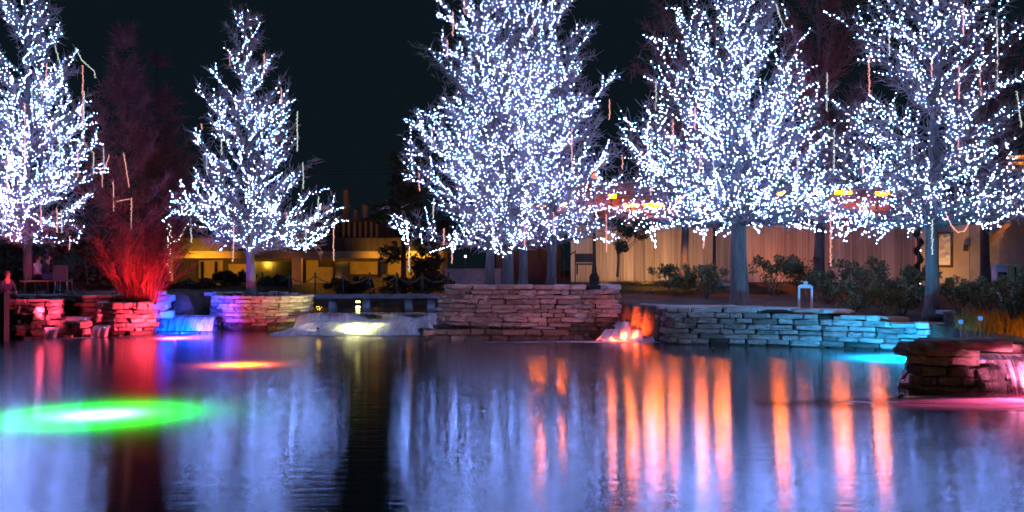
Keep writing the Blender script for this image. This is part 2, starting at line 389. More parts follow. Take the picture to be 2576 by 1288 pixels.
# left bank walls
wa = thing('stone_wall', 'short red lit stone wall above the grey rock pile at far left', 'wall', (gxy(90,31)[0], 31, 0))
wall(wa, [gxy(-30,30.7), gxy(18,30.6), gxy(100,30.5), gxy(155,30.6), gxy(158,31.6)], 0.35, 1.17, wet=-1, ch=(0.10,0.18), cap='stone_cap')
wb = thing('stone_wall', 'unlit grey stone wall set back between the two red lit walls', 'wall', (gxy(230,32)[0], 32.2, 0))
wall(wb, [gxy(-10,32.4), gxy(150,32.2), gxy(240,32), gxy(320,32.2), gxy(395,32.6), gxy(428,33.4)], 0.1, 1.28, wet=0.75, mat='stone_dark', cap='stone_cap', ch=(0.12,0.2))
wc = thing('stone_wall', 'bright red lit curved stone wall below the red stemmed bush', 'wall', (gxy(320,31)[0], 31, 0))
wall(wc, [gxy(236,31.6), gxy(240,30.9), gxy(290,30.5), gxy(350,30.5), gxy(385,30.8), gxy(396,31.6)], -0.1, 1.08, wet=0.2, ch=(0.11,0.2), ln=(0.3,0.8), inset=lambda z,u: 0.12*z, cap='stone_cap')
for t_, pts_, z_ in ((wa, [gxy(-30,30.9), gxy(156,30.9), gxy(158,32.7), gxy(-30,32.9)], 1.08), (wc, [gxy(240,31.1), gxy(290,30.75), gxy(350,30.75), gxy(384,31.1), gxy(398,32.8), gxy(236,32.8)], .98)):
    m_ = MB(); m_.add([(a,b,z_) for a,b in pts_],[tuple(range(len(pts_)))]); m_.build('soil_fill', M['soil'], t_)
wd = thing('rock_pile', 'pile of grey weathered blocks at the waterline at far left', 'rocks', (gxy(65,29.5)[0], 29.8, 0))
wall(wd, [gxy(16,29.2), gxy(60,29.0), gxy(100,29.3), gxy(118,30.2)], -0.1, lambda u: 0.98-0.35*u, wet=0.1, mat='stone_dark', ch=(0.13,0.24), ln=(0.25,0.6), jut=0.12, inset=lambda z,u: 0.45*z, ragged=0.9)
we = thing('rock_pile', 'small heap of red lit rocks between two trickling falls', 'rocks', (gxy(185,30)[0], 30.2, 0))
wall(we, [gxy(133,30.5), gxy(150,30.0), gxy(210,29.9), gxy(236,30.4)], -0.1, lambda u: 0.42+0.08*math.sin(u*9), wet=0.02, ch=(0.16,0.24), ln=(0.3,0.7), jut=0.1, inset=lambda z,u: 0.3*z, ragged=0.8)
wf = thing('boulder', 'grey boulder stack beside the top of the blue waterfall', 'boulder', (gxy(405,33)[0], 33.2, 0))
for (X, zc, w, h) in ((398,.62,.6,.3),(416,.60,.5,.26),(402,.9,.55,.28),(415,1.15,.5,.22),(400,1.32,.45,.16)):
    stone(wf, (gxy(X,32.6)[0], 32.7, zc), (w,.5,h), random.uniform(-.3,.3), M['stone_cap'], name='rock', tilt=.08)

# right wall along the bed
wr = thing('stone_wall', 'long low stone retaining wall along the right bank, cyan lit at its right end', 'wall', (7, 27, 0))
rp = [(gxy(1588,30)[0], 30.3), (gxy(1640,29)[0], 29.2), (gxy(1672,27.6)[0], 27.8), (gxy(1690,27)[0], 27.1), (gxy(1900,26.4)[0], 26.5), (gxy(2080,25.6)[0], 25.8), (gxy(2250,24.7)[0], 24.8), (gxy(2352,24.3)[0], 24.4), (gxy(2366,24.6)[0], 25.2)]
def rtop(u):
    return 1.06 if u < 0.60 else (0.92 if u < 0.83 else 0.78)
wall(wr, rp, -0.1, rtop, wet=0.06, mat='stone', ch=(0.13,0.21), ln=(0.3,0.95), jut=0.06, cap='stone_cap', inset=lambda z,u: 0.1*z)
for X, Y, d, w in ((1720,771,27.6,1.3),(1800,771,27.4,1.4),(1880,773,27.1,1.2),(1960,776,26.8,1.3),(2045,780,26.5,1.2),(2105,781,26.3,0.9),(2165,797,25.8,1.3),(2232,799,25.5,1.1),(2310,815,24.8,1.35)):
    p = P(X, Y, d); stone(wr, (p.x, p.y+.15, p.z-.03), (w,.8,.12), -0.17, M['stone_cap'], name='capstone', tilt=.015)
wl2 = thing('stone_wall', 'low grey stone wall edging the lawn right behind the small orange waterfall', 'wall', (gxy(1620,34)[0], 34, 0))
wall(wl2, [gxy(1562,34), gxy(1690,33.6)], 0.55, 1.12, wet=-1, mat='stone_cap', ch=(.13,.2), ln=(.3,.7))

# rock ledge at the right
wk = thing('rock_ledge', 'dark brown rock ledge with slab top beside the pink waterfall', 'rocks', (gxy(2400,17)[0], 17, 0))
kp = [(gxy(2290,19)[0], 19.3), (gxy(2272,17.6)[0], 17.9), (gxy(2285,16.9)[0], 17.1), (gxy(2340,16.6)[0], 16.75), (gxy(2430,16.4)[0], 16.55), (gxy(2484,16.3)[0], 16.5)]
wall(wk, kp, -0.1, lambda u: 0.62+0.12*u, wet=0.42, mat='stone_dark', ch=(.16,.28), ln=(.3,.7), dep=.5, jut=.09, inset=lambda z,u: 0.12*(1-z)+.35*z*(1-u), ragged=.6)
for X, d, w, zc, h, dp in ((2325,17.3,.75,.72,.16,.8),(2385,17.0,.95,.78,.18,.9),(2460,16.8,.9,.80,.19,1.0),(2520,16.9,.55,.77,.17,.9),(2300,17.6,.6,.60,.16,.6)):
    p = P(X, 700, d); stone(wk, (p.x, d, zc), (w,dp,h), random.uniform(-.08,.08), M['stone_dark'], name='slab', tilt=.02)

# ------------------------------------------------------------------ upper pool, falls and foam
sheet('upper_pool_water', gxy(384,33.5)[0], 1.95, 34.3, 43.4, 0.52, M['water'])
def uv_sheet(name, rows, mat, kind='structure', label=None):
    """rows: list of point lists (v direction), uv 0..1"""
    nv = len(rows); nu = len(rows[0]); me = bpy.data.meshes.new(name)
    vs = [tuple(p) for r in rows for p in r]
    fs = [(j*nu+i, j*nu+i+1, (j+1)*nu+i+1, (j+1)*nu+i) for j in range(nv-1) for i in range(nu-1)]
    me.from_pydata(vs, [], fs); uvl = me.uv_layers.new(name='UVMap')
    for p in me.polygons:
        p.use_smooth = True
        for li, vi in zip(p.loop_indices, p.vertices):
            uvl.data[li].uv = ((vi % nu)/(nu-1), (vi//nu)/(nv-1))
    me.update(); o = link(name, me, mat); return tag(o, kind=kind)
def fall_rows(xa, xb, ya, yb, zt, zb, run, nu=40, nv=10, wob=0.05, curve=2.0):
    rows = []
    for j in range(nv):
        v = j/(nv-1); r = []
        for i in range(nu):
            u = i/(nu-1); x = xa+(xb-xa)*u; y = ya+(yb-ya)*u
            w = wob*math.sin(i*1.7+math.sin(i*.6)*2)*v
            r.append((x, y-run*v**0.6+w, zt+(zb-zt)*v**curve))
        rows.append(r)
    return rows
# rocky face behind each fall
def fall_back(name, xa, xb, y, zt, label):
    t = thing(name, label, 'weir', ((xa+xb)/2, y, 0)); n = max(3, int((xb-xa)/0.7))
    for i in range(n):
        for z in (0.08, 0.3):
            if z < zt-0.1: stone(t, (xa+(xb-xa)*(i+.5)/n, y+random.uniform(-.04,.04), z), ((xb-xa)/n*.97,.4,.22), 0, M['stone_wet'], tilt=.03)
    mb = MB(); mb.box(((xa+xb)/2, y+.35, zt/2-.2), (xb-xa, .5, zt+.28)); mb.build('sill', M['stone_wet'], t)
    return t
bx0, bx1 = gxy(386,33.2)[0], gxy(548,33.2)[0]
fall_back('weir', bx0, bx1, 33.35, 0.50, 'dark stone sill behind the blue lit waterfall')
uv_sheet('blue_waterfall', fall_rows(bx0, bx1, 33.45, 33.35, 0.535, 0.02, 0.75, 60), M['fall'])
# broad cascade between the two planters
cx0, cx1 = gxy(740,35)[0], gxy(1110,35)[0]
fall_back('weir', cx0, cx1, 34.6, 0.46, 'broad stepped stone weir between the two planters')
rows = []
for (y, z) in ((35.1,.535),(34.7,.53),(34.35,.47),(34.05,.34),(33.8,.325),(33.2,.30),(32.7,.28),(32.45,.17),(32.2,.14),(31.6,.11),(31.0,.05),(30.6,.012)):
    rows.append([(gxy((748-60*sstep(33.6,31.8,y))+ (1105-748+60*sstep(33.6,31.8,y))*i/59, 34.5-(34.5-y)*.9)[0], y-0.25*math.sin(i*.35)-0.2*math.sin(i*.11+1), (z+random.uniform(-.014,.014)*(0.2 if z < .02 else 1))*(1 if y > 33.5 else min(1,.1+i/9,.4+(59-i)/6))+.004) for i in range(60)])
uv_sheet('cascade', rows, M['cascade'])
# small fall between the centre planter and the right wall
rx0, rx1 = gxy(1570,29.6)[0], gxy(1682,29.0)[0]
ft = thing('cascade_rocks', 'dark stepped rocks under the small orange lit waterfall', 'rocks', ((rx0+rx1)/2, 29.6, 0))
for (z, y, k) in ((-.1,29.0,4),(.12,29.6,4),(.33,30.2,4),(.52,30.8,4)):
    for i in range(k):
        stone(ft, (rx0+(rx1-rx0)*(i+.5)/k+random.uniform(-.05,.05), y+random.uniform(-.1,.1), z), ((rx1-rx0)/k*.98, .75, .26), random.uniform(-.15,.15), M['stone_wet'], name='rock', tilt=.06)
for i in range(3):
    p = P(1590+i*38, 752+i*3, 31.2); stone(ft, (p.x, p.y, p.z-.25), (.55,.5,.2), 0, M['stone_cap'], name='rock')
rows = []
for (y, z, sp) in ((31.3,.86,.55),(31.0,.85,.6),(30.75,.70,.7),(30.35,.69,.75),(30.1,.50,.85),(29.75,.48,.95),(29.45,.29,1.05),(29.1,.27,1.15),(28.75,.10,1.25),(28.4,.012,1.4)):
    xm = (rx0+rx1)/2-0.05-(1-z)*0.25
    rows.append([(xm+(i/39-.5)*1.9*sp, y+.1*math.sin(i*.9)+.05*math.sin(i*2.3), z+random.uniform(-.02,.02)) for i in range(40)])
uv_sheet('orange_cascade', rows, M['cascade'])
# pink fall at the right edge
px0 = gxy(2474,16.3)[0]; px1 = gxy(2700,16.3)[0]
fall_back('weir', px0+.05, px1, 16.75, 0.58, 'dark stone sill behind the pink waterfall at the right edge')
uv_sheet('pink_waterfall', fall_rows(px0, px1, 16.6, 16.4, 0.655, 0.01, 0.6, 60, 14, .03), M['fall_thin'])
uv_sheet('spill_pool_water', [[(px0,17.2,.66),(px1+6,17.2,.66)],[(px0,16.6,.655),(px1+6,16.4,.655)]], M['water'])
# trickles at the far left
for k, (Xa, Xb, d, zt) in enumerate(((112,155,30.0,.30),(236,282,30.4,.34),(150,236,31.0,.60))):
    uv_sheet('trickle', fall_rows(gxy(Xa,d)[0], gxy(Xb,d)[0], d+.2, d+.1, zt, 0.01 if k < 2 else .4, .5, 16), M['cascade'] if k < 2 else M['fall'])
# drifting foam on the pond
def foam(name, pts, w0, w1, z=0.006, n=40):
    rows = [[], [], [], [], []]
    pa = Path(pts)
    for i in range(n):
        u = i/(n-1); p, t = pa.at(u*pa.L); nn = Vector((-t.y, t.x, 0)); w = (w0+(w1-w0)*u)
        for j in range(5): q = p+nn*w*(j/4-.5); rows[j].append((q.x, q.y, z))
    uv_sheet(name, rows, M['foam'], 'stuff')
foam('foam', [gxy(1110,27.6), gxy(1300,27.9), gxy(1500,28.0), gxy(1690,28.3)], 0.35, 1.5)
foam('foam', [gxy(1100,30.0), gxy(980,30.4), gxy(860,30.8), gxy(740,31.0)], 0.9, 1.2, 0.010)
foam('foam', [gxy(250,29.6), gxy(350,30.1), gxy(450,31.6), gxy(520,32.0)], 0.5, 1.8, 0.008)
foam('foam', [gxy(1900,15.0), gxy(2150,15.0), gxy(2400,15.1), gxy(2750,15.2)], 0.9, 2.6)
foam('foam', [gxy(100,29.0), gxy(170,29.4), gxy(240,29.8)], .4, .9, 0.012)

# ------------------------------------------------------------------ trees
def prisms(P0, P1, R0, R1, n=3):
    P0 = np.asarray(P0, float); P1 = np.asarray(P1, float); m = len(P0)
    R0 = np.broadcast_to(R0, (m,)); R1 = np.broadcast_to(R1, (m,))
    T = P1-P0; T /= np.maximum(np.linalg.norm(T, axis=1, keepdims=True), 1e-6)
    up = np.where(np.abs(T[:, 2:3]) < 0.9, np.array([[0,0,1.0]]), np.array([[1.0,0,0]]))
    A = np.cross(T, up); A /= np.linalg.norm(A, axis=1, keepdims=True); B = np.cross(T, A)
    an = 2*PI*np.arange(n)/n
    ring = A[:,None,:]*np.cos(an)[None,:,None]+B[:,None,:]*np.sin(an)[None,:,None]
    V = np.concatenate([P0[:,None,:]+ring*R0[:,None,None], P1[:,None,:]+ring*R1[:,None,None]], 1).reshape(-1,3)
    base = (np.arange(m)*2*n)[:,None,None]; k = np.arange(n)
    q = np.stack([k, (k+1)%n, n+(k+1)%n, n+k], 1)[None]
    return V, (base+q).reshape(-1,4)
OCT_V = np.array([[1,0,0],[-1,0,0],[0,1,0],[0,-1,0],[0,0,1],[0,0,-1]], float)
OCT_F = np.array([[0,2,4],[2,1,4],[1,3,4],[3,0,4],[2,0,5],[1,2,5],[3,1,5],[0,3,5]])
def bulbs_mesh(name, pts, r, mat, parent):
    pts = np.asarray(pts, float); m = len(pts); rr = r*rng.uniform(0.6,1.25,m)
    V = (pts[:,None,:]+OCT_V[None]*rr[:,None,None]).reshape(-1,3)
    Fa = (np.arange(m)[:,None,None]*6+OCT_F[None]).reshape(-1,3)
    o = link(name, mesh_np(name, V, Fa), mat, parent); o['kind'] = 'stuff'; return o
def unit(v): return v/np.maximum(np.linalg.norm(v, axis=-1, keepdims=True), 1e-6)

def tree(name, label, X, Yb, d, prof, tr, nprim=80, lit=True, space=0.075, twigs=14000, group=None, bark='bark', twig='twig', crown_lo=None, tubes=(), drips=(), tw_len=0.32, bulb_r=0.0132, dens2=0.62, depth_k=1.0, sub_step=0.26, fringe=0.12, zb=None, steep=1.0, cat='tree'):
    """prof: (Y, XL, XR) outline of the crown seen at distance d; branches rise and curve up to meet it all round the trunk"""
    base = P(X, Yb, d)
    if zb is not None: base.z = zb
    r_ = rng
    t = thing(name, label, cat, base, 0, group)
    pr = sorted([(P(X, Y, d).z, (X-xl)/F*d, (xr-X)/F*d) for Y, xl, xr in prof])
    pz = np.array([p[0] for p in pr]); pl = np.array([p[1] for p in pr]); pq = np.array([p[2] for p in pr])
    def rad(z, az):
        l = np.interp(z, pz, pl); q = np.interp(z, pz, pq); c = np.cos(az)
        side = np.where(c >= 0, q, l); fb = np.clip((l+q)/2, 0.1, None)*depth_k
        return np.maximum(0.05, side*c*c+fb*(1-c*c)*0.95)
    top = pz[-1]; lo = pz[0] if crown_lo is None else P(X, crown_lo, d).z
    # trunk with root flare, gently crooked
    lean = [r_.uniform(-.04,.04), r_.uniform(-.04,.04)]
    def axis(z):
        u = (z-base.z)
        return np.array([base.x+0.05*math.sin(u*.9+d)*min(1,u/2)+lean[0]*0.3*u*0.3, base.y+0.05*math.cos(u*.7)*min(1,u/2), z])
    apexx = (np.interp(top, pz, pq)-np.interp(top, pz, pl))/2
    zs = np.concatenate([[base.z-0.15, base.z+0.02, base.z+0.15, base.z+.4], np.linspace(base.z+.9, top, 14)])
    H = top-base.z
    def trad(z):
        u = max(0, (z-base.z)/H); return tr*(1-u)**0.9+0.012+tr*0.55*math.exp(-max(0,(z-base.z))/0.22)
    mb = MB(); mb.tube([axis(z)+np.array([apexx*max(0,(z-base.z)/H)**2,0,0]) for z in zs], [trad(z) for z in zs], 10)
    trunk = mb.build('trunk', M[bark], t, True)
    ax_at = lambda z: axis(z)+np.array([apexx*max(0,(z-base.z)/H)**2,0,0])
    SP0=[];SP1=[];SR0=[];SR1=[];TW0=[];TW1=[];BU=[]
    # primary branches
    wts = np.linspace(lo, top-0.1, 200); w = np.interp(wts, pz, (pl+pq)/2)+0.25; w /= w.sum()
    tips = np.sort(r_.choice(wts, nprim, p=w)); az0 = r_.uniform(0, 6.28)
    for i, zt in enumerate(tips):
        az = az0+i*2.39996+r_.uniform(-.35,.35); full = (i % 5) != 0
        R = rad(zt, az)*(1.0+0.16*math.sin(az*2+zt*1.3+X)*math.sin(zt*2.1+X*.7))*(r_.uniform(0.88,1.16) if full else r_.uniform(.4,.8))
        u = (zt-lo)/max(.1, top-lo); k = (0.58+0.7*u)*steep*r_.uniform(.75,1.2)
        z0 = max(lo-0.25+0.2*r_.random(), zt-k*R)
        z0 = max(z0, base.z+0.5)
        if u < 0.12 and r_.random() < 0.35: z0 = zt+0.25*R
        a = ax_at(z0); a0 = ax_at(base.z+0.5*H)
        tip = np.array([base.x+R*math.cos(az), base.y+R*math.sin(az), zt])
        mid = a*0.45+tip*0.55; mid[2] -= (0.10+0.05*r_.random())*R; mid[:2] += r_.uniform(-.12,.12,2)*R*0.5
        n = 7; s = np.linspace(0,1,n)[:,None]
        pts = (1-s)**2*a+2*s*(1-s)*mid+s**2*tip
        pts[1:-1] += r_.normal(0, 0.02, (n-2,3))*min(1,R)
        r0 = min(trad(z0)*0.5, 0.018+0.016*R); rr = np.linspace(r0, 0.007, n)
        SP0 += list(pts[:-1]); SP1 += list(pts[1:]); SR0 += list(rr[:-1]); SR1 += list(rr[1:])
        Ln = np.linalg.norm(np.diff(pts, axis=0), axis=1).sum()
        def sample(q):
            q = np.clip(q,0,1)*(n-1); j = np.minimum(q.astype(int), n-2); f = (q-j)[:,None]; return pts[j]*(1-f)+pts[j+1]*f
        ns = max(3, int(Ln/sub_step)); ss = np.linspace(.18, .98, ns)+r_.uniform(-.03,.03,ns); sb = sample(ss); tang = unit(tip-a)
        od = unit(r_.normal(0,1,(ns,3))); od = unit(od-tang*(od@tang)[:,None]); dirs = unit(tang*0.75+od*0.85+np.array([0,0,.18]))
        sl = r_.uniform(.35,1.0,ns)*np.minimum(0.9, 0.22+0.28*R)*(1.1-0.55*ss)
        se = sb+dirs*sl[:,None]; se2 = se+unit(dirs+np.array([0,0,.5]))*sl[:,None]*.35
        SP0 += list(sb)+list(se); SP1 += list(se)+list(se2); SR0 += [.008]*ns+[.006]*ns; SR1 += [.006]*ns+[.004]*ns
        nt = max(2, int(twigs/nprim/2)); ti = r_.integers(0, ns, nt); f = r_.random(nt)[:,None]
        tb = sb[ti]*(1-f)+se2[ti]*f; TW0.append(tb); TW1.append(tb+unit(r_.normal(0,.6,(nt,3))+dirs[ti]*.7+np.array([0,0,.25]))*r_.uniform(.4,1.2,(nt,1))*tw_len)
        tb = sample(r_.uniform(.2,1.0,nt)); TW0.append(tb); TW1.append(tb+unit(r_.normal(0,.6,(nt,3))+tang*.7+np.array([0,0,.2]))*r_.uniform(.4,1.2,(nt,1))*tw_len)
        if lit and r_.random() < .92:
            dn = r_.choice([.6,.9,1.0,1.5]); nb = max(2,int(Ln*.56/space*dn)); q = np.linspace(.06,.99,nb)+r_.uniform(-.3,.3,nb)/max(nb,1)
            b = sample(q)+unit(r_.normal(0,1,(nb,3)))*r_.uniform(.012,.05,(nb,1)); BU.append(b)
            for j in range(ns):
                if r_.random() < dens2*.8:
                    m2 = max(2, int(sl[j]*1.2/(space*1.15))); f = np.linspace(.1,1,m2)[:,None]
                    BU.append(sb[j]*(1-f)+se2[j]*f+r_.normal(0,.022,(m2,3)))
    V, Fa = prisms(SP0, SP1, SR0, SR1, 5)
    o = link('branches', mesh_np('branches', V, Fa, True), M[bark], t); o['kind'] = 'stuff'
    V, Fa = prisms(np.concatenate(TW0), np.concatenate(TW1), 0.0085 if lit else 0.010, 0.004 if lit else 0.005, 3)
    o = link('twigs', mesh_np('twigs', V, Fa), M[twig], t); o['kind'] = 'stuff'
    if lit:
        zz = np.arange(lo+.4*(top-lo), lo+.82*(top-lo), space*0.6); tb = np.array([ax_at(z)+np.array([math.cos(z*9), math.sin(z*9), 0])*(trad(z)+.02) for z in zz]); BU.append(tb)
        for pl_ in drips:
            yy = d-0.75*float(rad(P(X,pl_[0][1]-25,d).z, -PI/2)); w_ = [np.array(P(x_,y_,yy)) for x_,y_ in pl_]
            for a_, b_ in zip(w_, w_[1:]):
                m_ = max(2,int(np.linalg.norm(b_-a_)/.05)); f = np.linspace(0,1,m_)[:,None]; BU.append(a_*(1-f)+b_*f+r_.normal(0,.03,(m_,3)))
        allb = np.concatenate(BU); bulbs_mesh('string_light_bulbs', allb, bulb_r, M['bulb'], t)
    for tb in tubes:
        light_tube(tb, X, d, rad, t, base)
    return t
def light_tube(tb, X, d, rad, parent, base):
    """dangling tube of dim lights: (polyline of photo points, colour)"""
    pts, col = tb
    Xm = pts[0][0]; z = P(Xm, pts[0][1], d).z; off = (Xm-X)/F*d; Rf = float(rad(z, -PI/2)) if rad else 0.5; Rs = max(Rf, abs(off)+.01)
    dy = Rf*math.sqrt(max(0.02, 1-min(1,(abs(off)/Rs))**2))*0.9
    dd = d-dy; w = [P(x, y, dd) for x, y in pts]
    pa = []; 
    for a, b in zip(w, w[1:]):
        n = max(2, int((b-a).length/0.03))
        for i in range(n): pa.append(a.lerp(b, i/n))
    pa.append(w[-1])
    out = []; m = MB()
    for i, p in enumerate(pa):
        out.append(p+Vector((random.uniform(-.03,.03), random.uniform(-.03,.03), random.uniform(-.012,.012))))
    m.tube(pa[::3]+[pa[-1]] if len(pa)%3 != 1 else pa[::3], 0.006, 3, False)
    for p in out[::1]:
        r = random.uniform(.011,.018); m.add([p+Vector(v)*r for v in OCT_V], [tuple(f) for f in OCT_F])
    m.build('light_tube', M['tube_pink'] if col == 'p' else M['tube_white'], parent)
def vt(*l): return [([(x,y0),(x+random.uniform(-1.5,1.5),(y0+y1)/2),(x+random.uniform(-1.5,1.5),y1)], c) for x,y0,y1,c in l]

LT = 'trees wound with white lights'
tree('lit_tree', 'broad white lit tree at the far left with a red lit trunk', 70, 733, 33.6,
     [(-340,50,60),(-200,15,100),(0,-40,125),(100,-70,150),(200,-95,212),(330,-130,228),(450,-120,200),(560,-110,188),(612,0,165)], .15, 150, group=LT, crown_lo=600, space=.065,
     tubes=vt((62,260,450,'p'),(105,200,245,'p'),(117,160,200,'p'),(80,215,300,'w'),(18,400,480,'p'),(132,365,460,'w'),(150,330,390,'w'),(195,380,445,'p'),(103,500,570,'p'),(143,525,585,'p'),(155,530,585,'w'),(8,530,585,'w'),(175,595,628,'p'),(208,165,320,'p'),(212,230,320,'w'))+[([(190,120),(205,150),(238,180),(239,196)],'w'),([(138,115),(148,150),(158,190)],'w')])
tree('lit_tree', 'slender pointed tree wound with white lights, standing alone in the violet and red planter', 632, 742, 34.6,
     [(-45,606,622),(60,574,658),(150,530,686),(250,502,722),(330,500,768),(420,495,785),(470,452,812),(540,470,830),(580,500,855),(622,560,790),(640,615,655)], .155, 92, group=LT, crown_lo=618, space=.068, drips=[[(848,552),(838,572),(815,592),(785,606),(770,622),(748,627)],[(815,592),(790,588),(765,575)],[(735,585),(736,610),(742,624)],[(700,585),(715,600),(720,612)],[(455,455),(470,500),(500,545),(530,575)]], twigs=9500, steep=1.15, dens2=.5,
     tubes=vt((481,550,610,'w'),(587,560,658,'p'),(801,495,555,'w'),(840,575,655,'p'),(769,575,635,'w'),(748,280,380,'w'),(707,220,260,'p'),(762,410,475,'w'),(664,135,180,'p'),(721,535,565,'p'),(578,140,165,'p'),(520,390,440,'w'),(557,350,390,'w'),(508,312,326,'p')))
tree('lit_tree', 'lit tree with the leftmost trunk in the centre planter, its boughs reaching far left', 1232, 705, 31.6,
     [(-170,1180,1225),(0,1108,1270),(60,1098,1270),(200,1062,1300),(300,1050,1310),(400,1018,1310),(500,1012,1310),(560,990,1310),(605,985,1290),(640,1120,1290)], .14, 100, group=LT, crown_lo=610, space=.07, drips=[[(1012,560),(1014,600),(1018,612)],[(1024,560),(1026,610)],[(1058,590),(1060,608)],[(1132,590),(1138,630)],[(1146,585),(1145,632)],[(980,558),(995,575),(1010,585)]], zb=1.5, bulb_r=.013, depth_k=.8,
     tubes=vt((1140,30,90,'p'),(1125,100,145,'p'),(1184,115,180,'w'),(1086,320,370,'p'),(1054,435,480,'p'),(1091,500,550,'w'),(1030,620,685,'w'),(1137,610,662,'p'),(1116,575,615,'p')))
tree('lit_tree', 'tallest lit tree of the centre planter, its trunk flared at the foot', 1277, 705, 31.2,
     [(-190,1255,1275),(-60,1170,1350),(60,1130,1400),(200,1130,1420),(350,1140,1420),(480,1140,1430),(600,1150,1440),(640,1230,1330)], .17, 100, group=LT, crown_lo=615, space=.072, drips=[[(1240,580),(1241,615),(1250,632),(1268,640),(1284,634),(1290,610),(1292,580)]], zb=1.5, bulb_r=.013, depth_k=.8,
     tubes=vt((1169,0,35,'p'),(1239,560,622,'w'),(1340,60,90,'p'),(1320,565,625,'p'),(1262,630,638,'w')))
tree('lit_tree', 'thin trunked lit tree standing behind the other three of the centre planter', 1316, 705, 33.2,
     [(-120,1330,1345),(0,1260,1430),(150,1250,1440),(350,1240,1450),(500,1240,1450),(600,1250,1440)], .14, 40, group=LT, crown_lo=590, space=.08, zb=1.45, bulb_r=.013)
tree('lit_tree', 'lit tree with the rightmost trunk in the centre planter, its boughs reaching right', 1387, 705, 31.4,
     [(-150,1375,1400),(0,1300,1436),(90,1300,1500),(130,1290,1480),(230,1290,1548),(320,1290,1530),(400,1290,1565),(500,1290,1585),(590,1300,1575),(625,1350,1480)], .14, 100, group=LT, crown_lo=605, space=.07, drips=[[(1530,585),(1545,595),(1556,600)],[(1500,600),(1520,604),(1540,608)]], zb=1.5, bulb_r=.013, depth_k=.8,
     tubes=vt((1438,320,430,'p'),(1533,250,300,'p'),(1393,535,590,'p'),(1525,540,635,'p'),(1565,390,425,'p')))
tree('lit_tree', 'huge lit tree with a thick grey trunk behind the right stone wall, boughs fanning upward', 1862, 772, 28.6,
     [(-140,1815,1845),(0,1700,1960),(60,1650,1975),(100,1665,1990),(200,1630,2050),(300,1615,2065),(400,1540,2090),(480,1500,2130),(550,1520,2120),(580,1640,1990)], .26, 160, group=LT, crown_lo=545, space=.075, drips=[[(1636,575),(1642,600),(1648,620)],[(1644,570),(1650,605)],[(1752,570),(1764,585),(1770,603)],[(1770,560),(1775,590)]], twigs=14000, steep=1.35, zb=0.98, bulb_r=.013, dens2=.5,
     tubes=vt((1650,200,275,'w'),(1640,320,375,'w'),(1748,270,325,'p'),(1760,390,440,'p'),(1638,460,490,'p'),(1770,585,625,'p'),(1843,230,280,'w'),(1693,300,380,'p'),(1795,395,435,'w'),(2081,185,280,'w'),(2098,325,440,'w'),(2006,400,480,'w'),(1941,300,370,'p'))+[([(1952,10),(1962,45),(1975,70)],'w')])
tree('lit_tree', 'spreading lit tree at the right with a blue tinted trunk before the framed poster', 2345, 792, 26.8,
     [(-220,2350,2375),(-60,2240,2480),(40,2150,2530),(110,2150,2540),(180,2240,2500),(250,2145,2575),(350,2190,2610),(450,2080,2640),(530,2080,2640),(575,2240,2480)], .185, 138, group=LT, crown_lo=545, space=.08, drips=[[(2112,560),(2113,590),(2122,605)],[(2134,558),(2130,582),(2122,604)],[(2090,545),(2095,560)],[(2165,540),(2178,560),(2179,578)],[(2155,540),(2158,555)],[(2440,555),(2470,570),(2500,560),(2530,545)],[(2530,545),(2555,535),(2576,520)]], twigs=12500, steep=.75, zb=0.82, bulb_r=.013, dens2=.5,
     tubes=vt((2186,140,240,'p'),(2423,10,90,'p'),(2508,50,220,'w'),(2466,165,240,'p'),(2413,165,250,'p'),(2236,65,135,'w'),(2343,160,195,'p'),(2411,340,375,'p'),(2171,400,440,'p'),(2293,350,390,'w'),(2346,552,640,'w'),(2181,530,565,'w'),(2090,500,670,'p'))+[([(2381,540),(2392,565),(2410,585),(2428,580),(2436,562)],'p'),([(2558,230),(2570,320)],'w')])
DT = 'unlit trees behind the lit ones'
dt = tree('bare_tree', 'tall unlit conical bare tree with russet twigs, at left between two lit trees', 312, 735, 40,
     [(70,303,318),(200,268,350),(330,240,395),(450,205,440),(560,185,455),(660,200,430)], .14, 90, False, twigs=9000, group=DT, bark='bark_dark', twig='twig_red', tw_len=.5, crown_lo=640)
for tb in [([(205,335),(215,365),(235,385)],'p'),([(236,385),(234,440)],'w'),([(260,370),(262,425)],'w'),([(245,420),(260,435),(275,390)],'p'),([(258,435),(257,470)],'p'),([(311,385),(325,470)],'p'),([(285,455),(286,530)],'p'),([(286,508),(330,500)],'p'),([(331,498),(330,580)],'p')]:
    pts, c = tb; light_tube(([(x,y) for x,y in pts], c), 312, 38.5, None, dt, None)
tree('bare_tree', 'dark unlit tree farther back, just right of the russet conical one', 400, 735, 47,
     [(130,385,400),(250,340,440),(400,330,480),(560,320,500),(660,340,490)], .14, 70, False, twigs=8000, group=DT, bark='bark_dark', twig='twig_red', tw_len=.6, crown_lo=640)
tree('bare_tree', 'tall unlit bare tree with spreading limbs, between the two big lit trees at right', 2060, 705, 37.5,
     [(-180,2050,2070),(0,1960,2180),(150,1990,2190),(300,1990,2190),(450,1960,2180),(560,2000,2120)], .2, 60, False, twigs=7000, group=DT, bark='bark', twig='twig_red', tw_len=.5, crown_lo=540, steep=1.3)
tree('bare_tree', 'unlit russet tree with an orange edged trunk against the amber board wall', 1722, 695, 37,
     [(-160,1700,1720),(0,1625,1800),(150,1610,1830),(300,1580,1830),(450,1570,1830),(560,1640,1790)], .15, 60, False, twigs=7000, group=DT, bark='bark', twig='twig_red', tw_len=.5, crown_lo=545)
